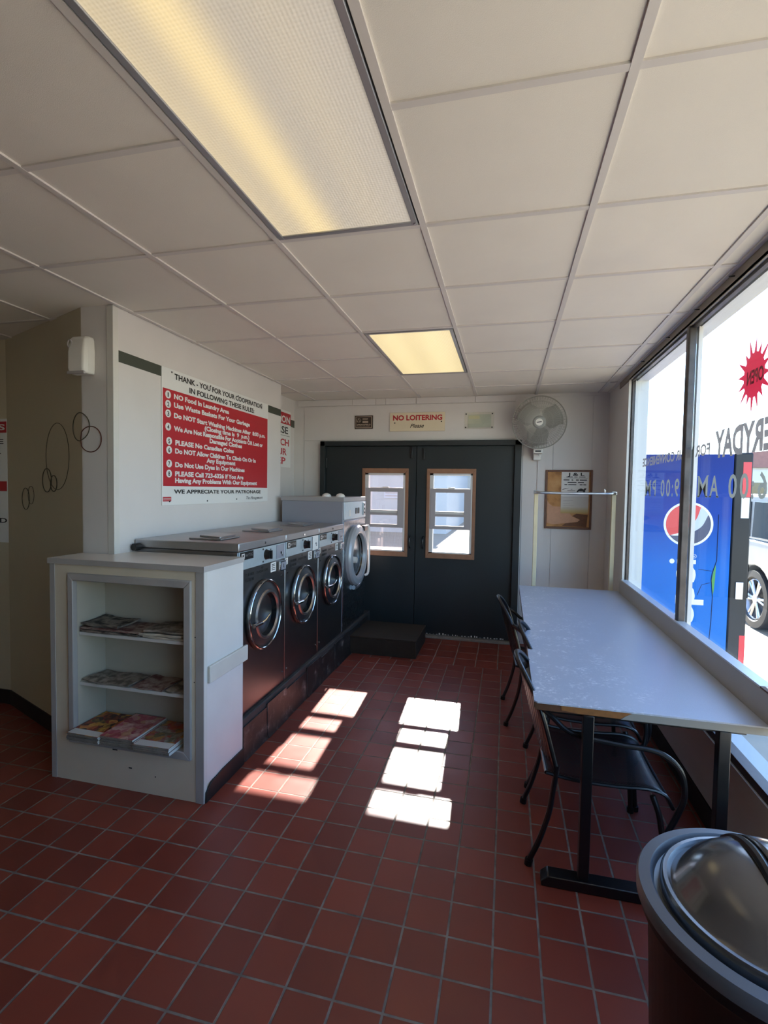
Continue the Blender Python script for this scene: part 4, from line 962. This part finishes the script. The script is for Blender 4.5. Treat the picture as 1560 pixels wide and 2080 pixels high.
def arc(a0, a1, n=24): return [(ec[0] + er * math.cos(math.radians(a0 + (a1 - a0) * k / n)), ec[1] + er * math.sin(math.radians(a0 + (a1 - a0) * k / n))) for k in range(n + 1)]
up_ = [(p.x, p.y) for p in bez([(1.368, 1.262, 0), (1.44, 1.287, 0), (1.515, 1.338, 0), (1.57, 1.41, 0), (1.600, 1.507, 0)], 24)]
lo_ = [(p.x, p.y) for p in bez([(1.360, 1.262, 0), (1.43, 1.262, 0), (1.52, 1.284, 0), (1.61, 1.345, 0), (1.655, 1.44, 0)], 24)]
s = MB(); s.poly(inC(arc(57.6, 215.5) + up_)); s.build('emblem_red', m_gr, vm, smooth=0)
s = MB(); s.poly(inC(arc(214, 388) + lo_[::-1])); s.build('emblem_navy', m_gb, vm, smooth=0)
s = MB(); s.poly([p + Vector((0, -.0003, 0)) for p in inC(up_[8:] + arc(57, 30, 6) + lo_[:9:-1])]); s.build('emblem_wave', m_gg, vm, smooth=0)
TR = basis((0, 0, 1), (-1, 0, 0), (0, VY - .0008, 0))      # reads upward
s = MB(); s.text('p', TR, .30, .475, -1.575, .225, bold=.012, depth=0); s.text('e', TR, .495, .655, -1.575, .225, bold=.012, depth=0); s.text('p', TR, .675, .85, -1.575, .225, bold=.012, depth=0); s.text('s', TR, .868, .998, -1.575, .225, bold=.012, depth=0)
s.text('i', TR, 1.02, 1.062, -1.575, .225, bold=.012, depth=0)
s.tube([TR @ Vector((1.09 + .016 * math.cos(2 * PI * q / 20), -1.565 + .016 * math.sin(2 * PI * q / 20), 0)) for q in range(20)], .0018, 4, closed=True)
s.text('R', TR, 1.083, 1.098, -1.572, .016, depth=0)
s.build('lettering', m_gw, vm, smooth=0)
s = MB()
s.box(1.899, 1.96, VY - .0045, VY - .003, 1.60, 1.89, m_gr); s.box(1.896, 1.955, VY - .0045, VY - .003, 1.425, 1.596, m_gw); s.box(1.925, 1.968, VY - .0045, VY - .003, .12, .44, m_gr); s.build('sticker', m_gr, vm, smooth=0)
s = MB(); s.box(1.879, 1.936, VY - .012, VY - .003, .745, .89); s.build('lock_plate', m_alu, vm, bevel=.003)
s = MB(); s.poly(inC([(1.700, .87), (1.715, .97), (1.728, 1.03), (1.731, 1.0), (1.728, .90), (1.722, .80), (1.712, .75)])); s.build('tear', pm('torn_green', '#4f9a4a', .5), vm, smooth=0)
s = MB(); s.tube([TV @ Vector(p + (0,)) for p in ((1.735, 1.45), (1.735, 1.06), (1.705, .95), (1.70, .90), (1.715, .75), (1.712, .55), (1.70, .30))], .003, 5)
for q in (((1.60, .98), (1.66, .975), (1.70, .97)), ((1.60, .76), (1.63, .85), (1.69, .87))): s.tube([TV @ Vector(p + (0,)) for p in q], .0022, 5)
s.build('crack', pm('crack_dark', '#10204a', .5), vm, smooth=0)

def suv():
    t = thing('parked_suv', 'silver sport utility vehicle parked outside beyond the vending machine', 'car', (3.05, 7.2, -.06))
    paint = pm('silver_paint', '#858c92', .3, metal=.4, coat=.5); W = 1.9
    s = MB(); low = [(-1.15, .42), (-1.2, .62), (-1.16, 1.08), (.0, 1.12), (2.6, 1.12), (3.85, 1.02), (4.0, .8), (3.98, .45)]
    arch = lambda c: [(c + .47 * math.cos(a), .33 + .47 * math.sin(a)) for a in [math.radians(q) for q in range(10, 171, 16)]]
    prof = low + [(3.5, .30)] + [p for p in arch(2.95)] + [(2.4, .28), (.55, .28)] + [p for p in arch(0.0)] + [(-.6, .35)]
    s.prism(prof, 0, W, 'x'); s.build('body', paint, t, bevel=.03, seg=3)
    s = MB(); a = [(-1.05, 1.10), (-.95, 1.58), (-.75, 1.70), (1.55, 1.70), (2.45, 1.12)]
    s.ring_loft([[Vector((.02, y, z)) for y, z in a], [Vector((.16 * (z - 1.1) / .6 + .02, y, z)) for y, z in a][:0] or [Vector((W - .02, y, z)) for y, z in a]]); s.build('cabin', paint, t, bevel=.04, seg=3)
    for y0, y1, y2, y3 in ((-.88, -.82, .08, .12), (.2, .18, 1.02, 1.05), (1.14, 1.12, 1.55, 2.15)):
        s = MB(); s.prism([(y0, 1.15), (y1, 1.60), (y2, 1.60), (y3, 1.15)], .006, .022, 'x'); s.build('window', m_darkwin, t, bevel=.004)
    for cy in (0.0, 2.95):
        TWl = Matrix(((0, 0, -1, .20), (1, 0, 0, cy), (0, 1, 0, .375), (0, 0, 0, 1)))
        s = MB(); s.lathe([(.25, 0), (.36, -.01), (.372, .05), (.372, .15), (.36, .195), (.28, .20), (.262, .18)], TWl, 48); tr = s.build('tyre', m_black, t)
        s = MB(); s.lathe([(.265, .17), (.25, .185), (.235, .16), (.225, .10)], TWl, 40)
        for k in range(6):
            for da in (-.13, .13):
                a_ = 2 * PI * k / 6 + da; s.tube([TWl @ Vector((.05 * math.cos(a_), .05 * math.sin(a_), .16)), TWl @ Vector((.245 * math.cos(a_), .245 * math.sin(a_), .17))], .017, 6)
        s.lathe([(.065, .14), (.06, .178), (.0, .18)], TWl, 20); s.build('rim', m_alu, tr)
        s = MB(); s.lathe([(.24, .07), (.0, .06)], TWl, 24); s.build('brake', m_blackmetal, tr)
    for y in (.22, 1.25): bx('door_handle', (-.025, .004, y, y + .16, 1.0, 1.03), paint, t, bevel=.008)
    s = MB(); s.box(.0, .012, .16, .166, .35, 1.1); s.box(0, .012, 1.1, 1.106, .35, 1.1); s.build('door_seam', m_ink, t, smooth=0)
    bx('tail_light', (-.012, .05, -1.185, -1.08, .8, 1.1), m_red, t, bevel=.01)
suv()

def building(name, label, b, m, wins, roof=None, extra=None):
    t = thing(name, label, 'building', (0, 0, 0)); x0, x1, y0, y1, h = b
    bx('wall', (x0, x1, y0, y1, -.06, h), m, t, smooth=0)
    for (a, c, z0, z1) in wins:
        f = bx('window', (a, c, y0 - .06, y0, z0, z1), m_vinyl, t, smooth=0); bx('pane', (a + .08, c - .08, y0 - .08, y0 - .06, z0 + .08, z1 - .08), m_darkwin, f, smooth=0)
    if roof: MB().prism([(x0 - .4, h), (x1 + .4, h), ((x0 + x1) / 2, h + roof)], y0 - .4, y1 + .4, 'y').build('roof', pm('roof_red', '#8f6660', .7, var=.1), t, smooth=0)
    return t
bA = building('commercial_building', 'long pale grey building across the lot seen through the door windows', (-14, -2.25, 19.5, 30, 2.75), pm('grey_siding', '#b6bec2', .7, var=.06, vs=2), [(-11.5, -9.8, 1.0, 2.4), (-8.6, -7.0, 1.0, 2.4)])
s = MB(); s.box(-4.75, -4.05, 19.44, 19.5, 1.30, 1.72, m_gg)
for z in (1.63, 1.52, 1.40): s.box(-4.7, -4.1, 19.43, 19.44, z - .03, z + .02, m_sash)
s.build('wall_sign', m_gw, bA, smooth=0)
s = MB(); s.box(-14.1, -2.15, 19.35, 19.5, 2.45, 2.75); s.build('fascia', pm('fascia_grey', '#6d7a88', .6), bA, smooth=0)
building('white_house', 'white house with a reddish roof far across the street behind the silver car', (6, 24, 34, 44, 3.3), pm('white_siding', '#cfd1d0', .7), [(9 + k * 2.3, 10.3 + k * 2.3, 1.2, 2.5) for k in range(6)], 1.0)
building('flat_block', 'low beige block behind the grey building, far beyond the doors', (-9, 5, 33, 42, 4.6), pm('beige_block', '#a7a8a0', .7, var=.05), [(.9, 1.9, 1.4, 3.0), (2.8, 4.0, 1.4, 3.0)])
